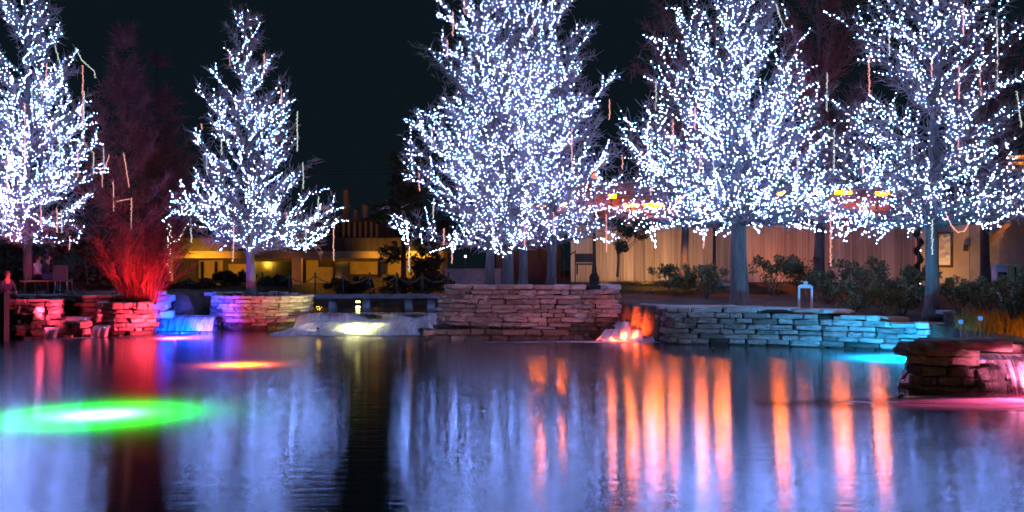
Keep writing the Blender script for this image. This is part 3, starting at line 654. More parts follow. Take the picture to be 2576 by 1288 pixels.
tree('bare_tree', 'unlit russet tree behind the rightmost lit tree, its trunk hidden by shrubs', 2480, 715, 35,
     [(-120,2470,2490),(0,2420,2575),(150,2410,2590),(300,2420,2590),(450,2430,2580),(540,2440,2560)], .16, 54, False, twigs=6000, group=DT, bark='bark_dark', twig='twig_red', tw_len=.5, crown_lo=545)

# ------------------------------------------------------------------ foliage
def leaves(n, clumps, size, flat=0.3):
    """clumps: (centre, radii) ; leaf-sized folded quads through their volume"""
    V = []; cs = np.array([c for c, r in clumps]); rs = np.array([r for c, r in clumps])
    i = rng.integers(0, len(clumps), n); u = unit(rng.normal(0,1,(n,3)))*(rng.random((n,1))**0.45)
    c = cs[i]+u*rs[i]; a = unit(rng.normal(0,1,(n,3))); b = unit(np.cross(a, rng.normal(0,1,(n,3))))
    s = size*rng.uniform(.6,1.3,(n,1)); nn = np.cross(a,b)
    V = np.stack([c-a*s, c+b*s*.45+nn*s*.12, c+a*s, c-b*s*.45+nn*s*.12], 1).reshape(-1,3)
    return V, (np.arange(n)[:,None]*4+np.arange(4)[None])
def shrub(name, label, X, Yc, d, w, h, n=700, size=.07, mat='leaf', group=None, cat='shrub', zb=None):
    p = P(X, Yc, d); z0 = gz(p.x, d) if zb is None else zb
    t = thing(name, label, cat, (p.x, d, z0), 0, group)
    cl = []
    for k in range(9):
        a = random.uniform(0, 6.28); q = random.uniform(0,.8)
        cl.append(((p.x+w*.5*q*math.cos(a), d+w*.4*q*math.sin(a), z0+h*random.uniform(.25,.85)), (w*random.uniform(.14,.3), w*random.uniform(.14,.3), h*random.uniform(.16,.3))))
    for k in range(14):   # shoots that break the outline
        a = random.uniform(0, 6.28); q = random.uniform(.3,1)
        cl.append(((p.x+w*.5*q*math.cos(a), d+w*.4*q*math.sin(a), z0+h*random.uniform(.6,1.02)), (w*.09, w*.09, h*.16)))
    V, Fa = leaves(n, cl, size); o = link('foliage', mesh_np('foliage', V, Fa), M[mat], t); o['kind'] = 'stuff'
    mb = MB()
    for k in range(7):
        a = random.uniform(0,6.28); mb.tube([(p.x, d, z0-.05), (p.x+w*.2*math.cos(a), d+w*.2*math.sin(a), z0+h*.4), (p.x+w*.38*math.cos(a), d+w*.34*math.sin(a), z0+h*.8)], [.016,.011,.006], 4)
    mb.build('stems', M['bark_dark'], t); return t
SH = 'shrubs along the right bank'
shr = [(1700,33.5,2.0,1.0,'low shrub on the lawn edge, left of the thick trunk, leftmost of the row'),
 (1775,32.5,1.8,1.05,'low shrub under the lamp post just left of the thick trunk'),
 (1940,34,1.7,1.25,'shrub against the orange board wall right of the thick trunk'),
 (2010,34.5,1.5,1.3,'leafy shrub against the orange boards, left of the dark leaning trunk'),
 (2085,31,1.8,0.95,'shrub right behind the pale metal frame'),
 (2155,32,1.8,1.3,'tall yellow green shrub before the mauve boards'),
 (2235,30.5,1.9,1.15,'wide shrub left of the garlanded pole'),
 (2150,28.6,1.7,0.85,'low front shrub just behind the cyan lit wall'),
 (2270,28.3,1.6,0.9,'low front shrub left of the blue tinted trunk'),
 (2312,31.5,1.3,1.1,'bushy shrub at the foot of the garlanded pole'),
 (2410,29.5,1.7,0.95,'shrub below the framed poster, right of the blue tinted trunk'),
 (2475,28.5,1.7,1.05,'shrub before the grey building corner'),
 (2545,27.5,1.7,1.25,'dense shrub at the right edge under the utility boxes')]
for X, d, w, h, lb in shr: shrub('shrub', lb, X, 700, d, w, h, 1100, .065, 'leaf', SH)
# golden grass bed
gt = thing('grass_bed', 'bed of golden ornamental grass behind the rock ledge at right', 'grass', (gxy(2470,20.5)[0], 20.5, .55))
nb_ = 5200; gx = rng.uniform(gxy(2372,20.5)[0], gxy(2640,20.5)[0], nb_); gy = rng.uniform(18.6, 23.2, nb_)
gx = gx*gy/20.5*1.0; gzv = bank_h(gx, gy); b0 = np.stack([gx,gy,gzv-.02],1); le = rng.uniform(.25,.58,(nb_,1))*np.where(np.sin(gx*3)*np.sin(gy*2.3)>0,1.0,.72)[:,None]
b1 = b0+unit(np.stack([rng.normal(0,.3,nb_),rng.normal(0,.3,nb_),np.ones(nb_)],1))*le
V, Fa = prisms(b0, b1, .009, .003, 3); o = link('blades', mesh_np('blades', V, Fa), M['grass_gold'], gt); o['kind'] = 'stuff'
# grass on the sloping lawn
ng = 9000; gx = rng.uniform(3.4, 10, ng); gy = rng.uniform(34.2, 41.5, ng); gzv = bank_h(gx, gy); b0 = np.stack([gx,gy,gzv-.02],1)
b1 = b0+unit(np.stack([rng.normal(0,.35,ng),rng.normal(0,.35,ng),np.ones(ng)],1))*rng.uniform(.06,.16,(ng,1))
V, Fa = prisms(b0, b1, .012, .004, 3); tag(link('lawn_grass', mesh_np('lawn_grass', V, Fa), M['grass']), 'short orange lit lawn sloping up to the amber board wall', 'grass', kind='stuff')
# small leafy tree before the amber wall
st = thing('small_tree', 'small dark leafy tree before the amber boards, right of the lamp post', 'tree', P(1553,690,36.5))
b = Vector(st.location); mb = MB(); mb.tube([b-Vector((0,0,.1)), b+Vector((.05,0,.6)), b+Vector((.0,0,1.1))], [.05,.04,.03], 6)
cl = []
for k in range(13):
    a = random.uniform(0,6.28); e = b+Vector((random.uniform(-.55,1.15), random.uniform(-.5,.5), random.uniform(.9,2.2))); mb.tube([b+Vector((0,0,.8)), b.lerp(e,.5)+Vector((0,0,.25)), e], [.022,.014,.007], 4); cl.append((tuple(e), (.28,.26,.2)))
mb.build('trunk', M['bark_dark'], st); V, Fa = leaves(1300, cl, .075); o = link('crown', mesh_np('crown', V, Fa), M['leaf_dark'], st); o['kind'] = 'stuff'
# dark evergreens and hedges far back
for X, d, w, h, lb in ((1015,50,4.2,7.2,'dark evergreen tree behind the left boughs of the centre planter trees'),):
    p = P(X,700,d); t = thing('evergreen_tree', lb, 'tree', (p.x,d,.7)); cl = [((p.x+random.uniform(-.4,.4)*w*(1.1-k/16), d+random.uniform(-1,1), 1.8+k*h/18), (w*.22,w*.22,.6)) for k in range(16)]
    V, Fa = leaves(3000, cl, .18); o = link('crown', mesh_np('crown', V, Fa), M['leaf_dark'], t); o['kind'] = 'stuff'
    mb = MB(); mb.tube([(p.x,d,.5),(p.x,d,4),(p.x,d,6.5)],[.16,.12,.05],7); mb.build('trunk', M['bark_dark'], t)
HG = 'dark hedge bushes on the left bank'
for X, d, w, h, lb in ((-20,40,4,2.9,'dark hedge bush behind the standing person at the left edge'),(110,39.5,4,2.7,'dark hedge bush directly behind the seated people'),(215,39,3.6,2.4,'dark hedge bush between the seated people and the red stemmed bush'),(470,41,2.6,.9,'low dark bush at the left foot of the amber pavilion'),(1040,45,3.4,1.0,'low dark bush beneath the right end of the amber pavilion'),(590,50,2.2,1.2,'dark bush before the pavilion just left of the slender lit tree trunk'),(690,49,1.8,1.0,'dark bush before the pavilion just right of the slender lit tree trunk'),(880,50,2.6,.9,'low dark bush before the middle of the pavilion')):
    shrub('hedge_bush', lb, X, 700, d, w, h, 2200, .11, 'leaf_dark', HG, 'bush', zb=1.25 if X < 400 else .72)
# red stemmed bush
rb = thing('red_stemmed_bush', 'bare bush of many upright stems, flooded red, on the curved red wall', 'bush', (gxy(345,31.6)[0], 31.7, 1.1))
P0=[];P1=[];R0=[];R1=[];W0=[];W1=[]
for k in range(130):
    bx = rb.location.x+random.uniform(-.45,.55); by = 31.7+random.uniform(-.35,.35); b = np.array([bx,by,1.02]); ux = (bx-rb.location.x)*1.4+random.gauss(0,.35); hh = random.uniform(1.0,2.7)
    p1 = b+np.array([ux*.35, random.gauss(0,.12), hh*.4]); p2 = b+np.array([ux*.95+random.gauss(0,.08), random.gauss(0,.3), hh])
    P0 += [b,p1]; P1 += [p1,p2]; R0 += [.012,.008]; R1 += [.008,.004]
    for j in range(16):
        f = random.uniform(.25,1); q = p1*(1-f)+p2*f; W0.append(q); W1.append(q+np.array([random.gauss(0,.16)+ux*.1, random.gauss(0,.14), random.uniform(.1,.36)]))
V, Fa = prisms(P0,P1,R0,R1,5); o = link('stems', mesh_np('stems', V, Fa), M['red_stem'], rb); o['kind'] = 'stuff'
V, Fa = prisms(W0,W1,.006,.003,3); o = link('twigs', mesh_np('twigs', V, Fa), M['red_stem'], rb); o['kind'] = 'stuff'
# two strings of warm bulbs by the bush
sl = thing('light_string', 'thin string of warm bulbs hanging straight down right of the red stemmed bush', 'string lights', P(425,560,33.5))
pts = [P(425+random.uniform(-5,5), 565+i*5.2, 33.5) for i in range(24)]; mb = MB(); mb.tube(pts,.005,3); mb.build('wire', M['metal_dark'], sl); bulbs_mesh('bulbs', [tuple(p) for p in pts], .016, M['bulb_warm'], sl)
sl2 = thing('light_string', 'short loop of warm bulbs hanging beside the straight warm string', 'string lights', P(450,570,33.6))
pts = [P(432+34*i/11, 572+34*math.sin(PI*(.25+.75*i/11))+random.uniform(-4,4), 33.6) for i in range(12)]; mb = MB(); mb.tube(pts,.005,3); mb.build('wire', M['metal_dark'], sl2); bulbs_mesh('bulbs', [tuple(p) for p in pts], .014, M['bulb_warm'], sl2)

# ------------------------------------------------------------------ board-walled building on the right
BD = 42.0
bw = thing('board_wall_building', 'long low building of upright boards behind the right trees, orange lamps along its roof', 'building', (gxy(1900,BD)[0], BD, 1.6))
X = 1436.0; k = 0
BMESH = []
for i in range(6):
    m_ = MB(); m_.box((0,0,0),(1,1,1)); me = bpy.data.meshes.new('board'); vs = [(x+random.uniform(-.02,.02)*(abs(z)>0), y, z) for x,y,z in m_.v]; me.from_pydata(vs, [], m_.f); me.materials.append(M['board']); BMESH.append(me)
def ytop(X): return 596 if X < 1500 else 578
while X < 2318:
    w = random.choice((15,18,20,22,25,28)); w = min(w, 2322-X); xa, xb = gxy(X,BD)[0], gxy(X+w,BD)[0]
    z1 = 4.1; z0 = 1.2; o = bpy.data.objects.new('board', BMESH[k % 6]); C.objects.link(o); o.parent = bw
    o.scale = ((xb-xa)*.98, .06, z1-z0); o.location = Vector(((xa+xb)/2, BD+random.choice((0,.018,.035,-.015)), (z0+z1)/2))-Vector(bw.location); X += w; k += 1
mb = MB(); mb.box(((gxy(1436,BD)[0]+gxy(2318,BD)[0])/2, BD+.35, 2.6), (gxy(2318,BD)[0]-gxy(1436,BD)[0]-.02, .5, 3.6)); mb.build('inner_wall', M['wood_dark'], bw)
mb = MB(); mb.box(((gxy(1380,BD)[0]+gxy(2340,BD)[0])/2, BD-.1, 4.22), (gxy(2340,BD)[0]-gxy(1380,BD)[0], 1.5, .2)); mb.build('eave', M['wood_dark'], bw)
mb = MB(); mb.add([(gxy(1380,BD)[0],BD-.8,4.32),(gxy(2340,BD)[0],BD-.8,4.32),(gxy(2340,BD)[0],BD+3.4,6.3),(gxy(1380,BD)[0],BD+3.4,6.3),(gxy(1380,BD)[0],BD+3.6,4.2),(gxy(2340,BD)[0],BD+3.6,4.2)],[(0,1,2,3),(3,2,5,4),(0,3,4),(1,5,2)]); mb.build('roof', M['roof_tile'], bw)
for X, Y, w in ((1352,517,.7),(1412,520,.3),(1540,494,.3),(1588,517,.65),(1645,516,.85),(1702,509,.6),(1766,500,.5),(1818,512,.8),(1966,488,.55),(2036,492,.5),(2120,485,.75),(2218,488,.6)):
    d = BD-.55 if Y > 0 else BD; p = P(X, Y, d); m = MB(); m.box((p.x, p.y, p.z), (w+.06, .14, .2)); m.tube([(p.x,p.y+.1,p.z),(p.x,p.y+.3,p.z-.3),(p.x,p.y+.9,4.3+.2)],.03,6); hs = m.build('roof_lamp', M['metal_dark'], bw); lamp('SPOT', p+Vector((0,.1,.05)), 280, (1,.17,.03), p+Vector((0,1.5,.1)), 150, .9, .05, bw, 'roof_wash')
    m = MB(); m.box((p.x, p.y-.09, p.z), (w, .03, .14)); o = link('lens', None, None) if False else m.build('lens', M['sodium'], hs)
for X, pw, c, sz in ((1520,105,(1,.46,.07),130),(1625,175,(1,.48,.07),130),(1745,150,(1,.44,.09),130),(1975,210,(1,.31,.08),105),(2140,60,(.85,.40,.45),130),(2275,60,(1,.42,.26),120)):
    lamp('SPOT', P(X,705,BD-2.3), pw, c, P(X,625,BD), sz, .8, .15, bw, 'wall_washer')
lamp('SPOT', P(1740,560,BD-6), 900, (1,.36,.06), P(1680,735,36.5), 70, .8, .2, bw, 'lawn_flood')
# loading step, rail at its left end
lm = thing('stair_rail', 'sloping dark handrail by the steps at the left end of the board wall', 'handrail', P(1430,685,39))
p0, p1 = P(1392,668,39), P(1448,632,39.5); mb = MB(); mb.tube([p0,p1],.03,6); mb.build('handrail', M['metal_dark'], lm)
for u in (0.02,.5,.98): q = p0.lerp(p1,u); mb = MB(); mb.tube([q,(q.x,q.y,1.5)],.022,6); mb.build('post', M['metal_dark'], lm)
bn = thing('park_bench', 'dark bench standing before the amber boards left of the lamp post', 'bench', P(1472,690,39.5))
b = Vector(bn.location); mb = MB(); mb.box(b+Vector((0,0,.42)),(.75,.4,.06)); mb.build('seat', M['wood_dark'], bn); mb = MB(); mb.box(b+Vector((0,.2,.68)),(.75,.05,.36)); mb.build('backrest', M['wood_dark'], bn)
for sx in (-.33,.33): mb = MB(); mb.box(b+Vector((sx,0,.2)),(.05,.36,.42)); mb.build('leg', M['metal_dark'], bn)
bn2 = thing('park_bench', 'dark low bench half hidden by the thick grey trunk', 'bench', P(1815,725,33))
b = Vector(bn2.location); b.z = gz(b.x,b.y); mb = MB(); mb.box(b+Vector((0,0,.44)),(1.2,.42,.12)); mb.build('seat', M['concrete'], bn2)
for sx in (-.45,.45): mb = MB(); mb.box(b+Vector((sx,0,.19)),(.14,.34,.42)); mb.build('leg', M['concrete'], bn2)
# end wall with poster, and the grey building beside it
eb = thing('plaster_building', 'amber lit plaster end wall with grey annex at the right edge', 'building', (gxy(2400,39)[0], 39, 1.4))
xa, xb = gxy(2316,39.2)[0], gxy(2440,39.2)[0]
mb = MB(); mb.box(((xa+xb)/2, 39.5, 2.6),(xb-xa,.5,3.2)); mb.build('end_wall', M['plaster'], eb)
xc = gxy(2760,37)[0]
mb = MB(); mb.add([(xb,39.22,1),(xb,39.22,4.6),(xb+.9,38.6,4.7),(xb+.9,38.6,1),(xc,38.2,4.9),(xc,38.2,1)],[(0,1,2,3),(3,2,4,5)]); mb.build('annex_wall', M['concrete'], eb)
mb = MB(); mb.box(((xa+xc)/2, 39.9, 4.85),(xc-xa+.4,4,.25)); mb.build('roof', M['roof'], eb)
pa_, pb_ = P(2472,624,38.15), P(2562,540,38.0); mb = MB(); q = (pb_-pa_); mb.add([pa_+Vector((0,0,-.12)), pb_+Vector((0,0,-.12)), pb_+Vector((0,0,.12)), pa_+Vector((0,0,.12)), pa_+Vector((0,.16,-.12)), pb_+Vector((0,.16,-.12)), pb_+Vector((0,.16,.12)), pa_+Vector((0,.16,.12))],[(0,1,2,3),(5,4,7,6),(3,2,6,7),(0,4,5,1),(0,3,7,4),(1,5,6,2)]); mb.build('light_stripe_bar', M['ochre'], eb)  # ochre bar standing in for a diagonal stripe of orange light
lamp('SPOT', P(2590,560,37.0), 60, (1,.30,.10), P(2525,578,38.05), 40, .7, .1, eb, 'stripe_flood')
lamp('SPOT', P(2410,700,37.4), 130, (1,.45,.10), P(2405,640,39.2), 130, .9, .1, eb, 'wall_washer')
for z, c in ((392,'sodium_dim'),(408,'sodium_dim'),(424,'sodium_dim')):
    if 'sodium_dim' not in M: M['sodium_dim'] = emit('orange_tube', (1,.28,.03), 1.6)
    pp = P(2560,z+3,37.5); mb = MB(); mb.box(pp,(.75,.06,.13)); mb.build('orange_tube', M[c], eb)
pp = P(2556,408,37.7); mb = MB(); mb.box((pp.x,pp.y+.1,pp.z),(.9,.1,.85)); mb.tube([(pp.x,pp.y+.15,pp.z-.4),(pp.x,pp.y+.3,4.8)],.05,6); mb.build('sign_panel', M['metal_dark'], eb)
po = thing('framed_poster', 'framed poster in a dark frame hanging on the amber plaster wall', 'poster', P(2376,628,39.0))
p = Vector(po.location); fw, fh = 30/F*39, 84/F*39
m = MB(); t_ = .10
for (cx_, cz_, w_, h_) in ((0,fh/2,fw+.2,t_),(0,-fh/2,fw+.2,t_),(-fw/2-.05,0,t_,fh),(fw/2+.05,0,t_,fh)): m.box((p.x+cx_, p.y, p.z+cz_),(w_,.08,h_-(.0 if w_>t_ else .1)))
m.build('frame', M['wood_dark'], po)
def poster_mat():
    m, nt, out = nmat('poster_print'); L = nt.links; tc = N(nt,'ShaderNodeTexCoord'); mp = N(nt,'ShaderNodeMapping'); mp.inputs['Scale'].default_value = (3,1,5)
    L.new(tc.outputs['Object'], mp.inputs[0]); v = N(nt,'ShaderNodeTexVoronoi'); v.inputs['Scale'].default_value = 1.6; L.new(mp.outputs[0], v.inputs['Vector'])
    hs = N(nt,'ShaderNodeHueSaturation'); hs.inputs['Saturation'].default_value=.25; hs.inputs['Value'].default_value=.9; L.new(v.outputs['Color'], hs.inputs['Color'])
    mx = N(nt,'ShaderNodeMix', data_type='RGBA'); mx.inputs[0].default_value=.65; mx.inputs[6].default_value=(.45,.38,.34,1); L.new(hs.outputs[0], mx.inputs[7])
    b = N(nt,'ShaderNodeBsdfPrincipled'); b.inputs['Roughness'].default_value=.4; L.new(mx.outputs[2], b.inputs['Base Color']); L.new(b.outputs[0], out.inputs['Surface']); return m
m = MB(); m.box((p.x,p.y+.02,p.z),(fw-.0,.02,fh-.1)); m.build('print', poster_mat(), po)
sc = thing('wall_box', 'small dark box fixed on the amber wall right of the poster', 'wall box', P(2430,624,38.95)); m = MB(); m.box(sc.location,(.15,.14,.24)); m.build('housing', M['metal_dark'], sc); m = MB(); m.box(Vector(sc.location)+Vector((0,-.08,-.02)),(.1,.02,.14)); m.build('cover', M['wood_dark'], sc)
ub = thing('utility_box', 'grey utility cabinet with dark window, left of the pale green one at the right edge', 'cabinet', P(2515,692,32)); b = Vector(ub.location)
m = MB(); m.box(b,(.4,.3,.62)); m.build('cabinet', M['metal_grey'], ub); m = MB(); m.box(b+Vector((0,-.16,-.06)),(.28,.03,.32)); m.build('window', M['glass_dark'], ub); m = MB(); m.box(b+Vector((0,0,-.85)),(.1,.1,1.1)); m.build('post', M['metal_grey'], ub)
m = MB(); m.box(b+Vector((0,-.02,.335)),(.46,.36,.05)); m.build('lid', M['metal_grey'], ub)
M['paint_green'] = surf('pale_green_paint', (.30,.33,.12),(.42,.44,.18),2,.6,.1)
ub2 = thing('utility_box', 'pale yellow green utility cabinet at the right edge', 'cabinet', P(2548,690,32)); b = Vector(ub2.location)
m = MB(); m.box(b,(.38,.3,.66)); m.build('cabinet', M['paint_green'], ub2); m = MB(); m.box(b+Vector((0,-.16,0)),(.04,.03,.5)); m.build('hinge_strip', M['metal_dark'], ub2); m = MB(); m.box(b+Vector((0,0,-.9)),(.1,.1,1.1)); m.build('post', M['metal_grey'], ub2)
# lamp posts
M['lantern'] = emit('lantern_glass', (1,.26,.04), 1.6)
for X, Yb, d, Yt, lb in ((1495,690,38.3,452,'dark lamp post left of the small leafy tree, its lantern among the lit boughs'),(1797,698,38.3,462,'dark lamp post with pale footing just left of the thick trunk')):
    b = P(X,Yb,d); lp = thing('lamp_post', lb, 'lamp post', b, 0, 'lamp posts before the board wall'); tz = P(X,Yt,d).z
    m = MB(); m.tube([b+Vector((0,0,-.2)),(b.x,b.y,tz)],[.075,.05],8); m.lathe(b,[(.0,0),(.11,.05),(.09,.3),(.06,.4)],10); m.build('post', M['metal_dark'], lp)
    m = MB(); m.lathe(b,[(.2,-.5),(.2,-.1),(.15,.0),(.13,.05)],12); m.build('footing', M['concrete_pale'] if X > 1600 else M['metal_dark'], lp)
    m = MB(); m.lathe((b.x,b.y,tz),[(.05,0),(.13,.06),(.15,.3),(.1,.34)],10); g = m.build('lantern', M['lantern'], lp); m = MB(); m.lathe((b.x,b.y,tz+.34),[(.19,0),(.14,.1),(.03,.2),(.01,.28)],10); m.build('cap', M['metal_dark'], lp)
# garlanded pole
gp = thing('garlanded_pole', 'pole wound with a dark evergreen garland left of the blue tinted trunk', 'pole', P(2311,735,34)); b = Vector(gp.location); zt = P(2311,545,34).z
m = MB(); m.tube([(b.x,b.y,b.z-.3),(b.x,b.y,zt)],.06,8); m.build('pole', M['metal_dark'], gp)
cl = []
for i in range(60):
    u = i/59; z = P(2311,690,34).z+u*(zt-P(2311,690,34).z); a = u*22; cl.append(((b.x+.11*math.cos(a), b.y+.11*math.sin(a), z),(.075,.075,.06)))
V, Fa = leaves(1800, cl, .045); o = link('garland', mesh_np('garland', V, Fa), M['leaf_dark'], gp); o['kind'] = 'stuff'
bulbs_mesh('garland_bulbs', [tuple(P(2316,622+8,33.8)), tuple(P(2315,725-12+0,33.8)), tuple(P(2318,585,33.8)), tuple(P(2314,565,33.8))], .025, M['bulb_warm'], gp)
# pale metal frame on the wall
fr = thing('metal_frame', 'pale upright metal frame standing on the right wall by the shrubs', 'frame', P(2026,772,27.3)); b = Vector(fr.location); w = 32/F*27.3/2; h = 56/F*27.3
m = MB(); [m.box((b.x+s*w, b.y, b.z+h/2-.03),(.055,.055,h)) for s in (-1,1)]; m.build('uprights', M['metal_grey'], fr)
m = MB(); m.box((b.x,b.y,b.z+h-.05),(w*2-.058,.05,.1)); m.build('crossbar', M['metal_grey'], fr); m = MB(); m.box((b.x,b.y,b.z+h*.45),(.02,.02,h*.85)); m.build('rod', M['metal_dark'], fr); m = MB(); m.lathe((b.x,b.y,b.z+h-.0),[(.03,0),(.07,.02),(.07,.08),(.02,.1)],8); m.build('cap', M['metal_grey'], fr)
# flat pale stone and small blue path lights in the grass bed
fs = thing('flat_stone', 'flat pale stone lying beside the blue tinted trunk', 'stone', P(2378,785,25.5)); stone(fs, fs.location, (.42,.3,.09), .1, M['stone_cap'], name='slab')
M['blue_lens'] = emit('blue_lens', (.10,.36,1.0), .55)
for X, Y, lb in ((2417,812,'small blue path light at the back of the golden grass, left one'),(2466,803,'small taller blue path light in the golden grass, right one')):
    p = P(X,Y,21.5); t = thing('path_light', lb, 'path light', (p.x,p.y,gz(p.x,p.y)), 0, 'blue path lights in the grass bed'); m = MB(); m.tube([(p.x,p.y,gz(p.x,p.y)-.05),p],.012,6); m.build('stake', M['metal_dark'], t); m = MB(); m.lathe(p,[(.02,-.03),(.05,-.01),(.055,.05),(.02,.07)],8); m.build('lens', M['blue_lens'], t)

# ------------------------------------------------------------------ amber pavilion across the upper pool
PD = 56.0
pv = thing('pavilion', 'low dark timber pavilion with amber lit beams and posts across the upper pool', 'building', (gxy(780,PD)[0], PD, .7))
def gx_(X, d=PD): return gxy(X, d)[0]
def zz(Y, d=PD): return CAM_H+(HY-Y)/F*d
def pbox(name, X0, X1, Y0, Y1, d, dep, mat, parent=pv):
    m = MB(); m.box(((gx_(X0,d)+gx_(X1,d))/2, d+dep/2, (zz(Y0,d)+zz(Y1,d))/2), (gx_(X1,d)-gx_(X0,d), dep, abs(zz(Y0,d)-zz(Y1,d)))); return m.build(name, mat, parent)
pbox('fascia', 415, 1130, 598, 632, PD-1.2, .3, M['wood_dark'])
# gently bowed ochre beam under the eave
m = MB(); pts = [(gx_(428+ (1118-428)*i/24), PD-.9-.5*math.sin(PI*i/24)) for i in range(25)]
vs = []
for x, y in pts: vs += [(x,y,zz(650)),(x,y,zz(633)),(x,y+.3,zz(633)),(x,y+.3,zz(650))]
m.add(vs,[(i*4+k,(i+1)*4+k,(i+1)*4+(k+1)%4,i*4+(k+1)%4) for i in range(24) for k in range(4)]+[(0,1,2,3),(99,98,97,96)]); m.build('beam', M['ochre'], pv)
mb = MB(); mb.box(((gx_(415)+gx_(1130))/2, PD+2.2, zz(628)),(gx_(1130)-gx_(415),6.0,.2)); mb.build('roof', M['roof'], pv)
for X0, X1 in ((734,758),(421,430),(1108,1116)): pbox('post', X0, X1, 636, 745, PD-1.3, .35, M['ochre'])
pbox('back_wall', 420, 1125, 632, 760, PD+4.5, .25, M['wood_dark'])
for X0, X1, Y0, Y1, mt in ((455,480,662,720,'wood_dark'),(500,560,655,700,'ochre'),(490,640,708,735,'ochre'),(575,632,664,712,'ochre'),(770,800,655,733,'ochre'),(800,838,672,735,'ochre'),(880,950,658,690,'ochre'),(975,1050,652,700,'ochre'),(1060,1110,655,690,'ochre')):
    pbox('wall_panel', X0, X1, Y0, Y1, PD+4.3+random.uniform(-.06,.06), .12, M[mt])
for X0, X1 in ((505,512),(540,546),(640,760),(842,880),(956,972)): pbox('window', X0, X1, 658, 735, PD+4.0, .1, M['glass_dark'])
for X0, X1, Y0, Y1, dd in ((560,600,690,738,2.5),(600,650,700,738,3),(905,960,700,740,2),(960,1000,690,740,2.6)): pbox('counter', X0, X1, Y0, Y1, PD+dd, .8, M['wood_dark'])
for X, w in ((480,150),(590,190),(800,100),(1010,190),(1075,110)): lamp('POINT', (gx_(X), PD+.1, zz(640)), w, (1,.52,.06), None, rad=.15, parent=pv, name='ceiling_lamp')
for X, w in ((500,300),(560,170),(1055,420),(960,120)): lamp('SPOT', (gx_(X), PD-2.4, zz(662)), w, (1,.50,.04), (gx_(X), PD-1.0, zz(641)), 120, .9, .1, pv, 'beam_lamp')
lamp('SPOT', (gx_(748), PD-4.0, zz(715)), 170, (1,.36,.10), (gx_(746), PD-1.3, zz(690)), 60, .9, .1, pv, 'post_lamp')
# upper storey with slatted balcony, dome and chimneys
pbox('upper_wall', 700, 1130, 553, 598, PD+1.5, 3, M['wood_dark'])
for i in range(28): pbox('slat', 735+i*14, 740+i*14, 558, 596, PD+1.2, .12, M['ochre'] if i in (2,3,9,10,11,12,13,14,15) else M['wood_dark'])
pbox('handrail', 730, 1125, 553, 558, PD+1.1, .3, M['wood_dark'])
mb = MB(); mb.lathe((gx_(920), PD+3.5, zz(556)),[(1.25,0),(1.2,.15),(1.0,.28),(.5,.38),(.05,.42)],16); mb.build('dome', M['roof'], pv)
for X0, X1, Y0 in ((864,876,478),(912,924,515),(890,900,528)): 
    c_ = pbox('chimney', X0, X1, Y0, 553, PD+5, .5, M['ochre']); pbox('chimney_cap', X0-2, X1+2, Y0-4, Y0, PD+4.9, .7, M['roof'], c_)
lamp('SPOT', (gx_(960), PD-3, zz(590)), 26, (1,.40,.14), (gx_(900), PD+3, zz(560)), 90, .9, .3, pv, 'facade_flood')
lamp('SPOT', (gx_(880), PD+1.5, zz(552)), 22, (1,.30,.06), (gx_(880), PD+5, zz(515)), 120, .9, .2, pv, 'chimney_flood')
# low wall between pavilion and centre planter
lw = thing('low_wall', 'plain blue grey low wall behind the left trunks of the centre planter', 'wall', (gxy(1175,46)[0], 46, .7)); m = MB()
m.box((gxy(1190,46)[0], 46, 1.35),(gxy(1260,46)[0]-gxy(1120,46)[0], .3, 1.5)); m.build('wall_panel', M['concrete'], lw); m = MB(); m.box((gxy(1190,46)[0], 45.95, 2.14),(gxy(1262,46)[0]-gxy(1118,46)[0], .42, .08)); m.build('coping', M['concrete'], lw)
sh_ = thing('shed', 'small dark brown shed behind the centre planter trunks', 'shed', (gxy(1330,47)[0], 47, .8)); m = MB(); m.box((gxy(1330,47)[0], 48, 2.2),(3.2,2,3)); m.build('walls', M['wood_dark'], sh_); m = MB(); x_ = gxy(1330,47)[0]; m.add([(x_-1.8,46.8,3.7),(x_+1.8,46.8,3.7),(x_+1.8,49.2,3.7),(x_-1.8,49.2,3.7),(x_-1.8,48,4.6),(x_+1.8,48,4.6)],[(0,1,5,4),(2,3,4,5),(0,4,3),(1,2,5),(0,3,2,1)]); m.build('roof', M['roof'], sh_)
# footbridge deck with chain fence
fb = thing('footbridge', 'flat concrete footbridge crossing the upper pool on pale piers', 'bridge', (gxy(900,40)[0], 40, .5))
m = MB(); xl, xr = gxy(384,40)[0], gxy(1130,40)[0]; nseg = 9
for i in range(nseg): m = MB(); m.box((xl+(xr-xl)*(i+.5)/nseg, 40.6, 1.0),((xr-xl)/nseg-.015,1.2,.17)); m.build('deck_slab', M['concrete'], fb)
for X in (454,600,838,922,1028,1085): m = MB(); m.box((gxy(X,40.5)[0],40.5,.66),(.30,.4,.5)); m.build('pier', M['concrete_pale'], fb)
cf = thing('chain_fence', 'dark posts linked by sagging chains along the footbridge', 'fence', (gxy(950,40.2)[0], 40.15, 1.09)); xs = [660,727,793,863,930,998,1063,1128]
for X in xs: m = MB(); x_ = gxy(X,40.15)[0]; m.tube([(x_,40.15,1.08),(x_,40.15,1.95)],.035,8); m.lathe((x_,40.15,1.95),[(.035,0),(.055,.03),(.02,.07)],8); m.build('post', M['metal_dark'], cf)
for a, b in zip(xs, xs[1:]): m = MB(); xa, xb = gxy(a,40.15)[0], gxy(b,40.15)[0]; m.tube([(xa+(xb-xa)*i/10,40.15,1.88-.28*4*(i/10)*(1-i/10)) for i in range(11)],.022,5); m.build('chain', M['wood_dark'], cf)
M['yellow_lens'] = emit('yellow_lens', (1.0,.92,.22), 14)
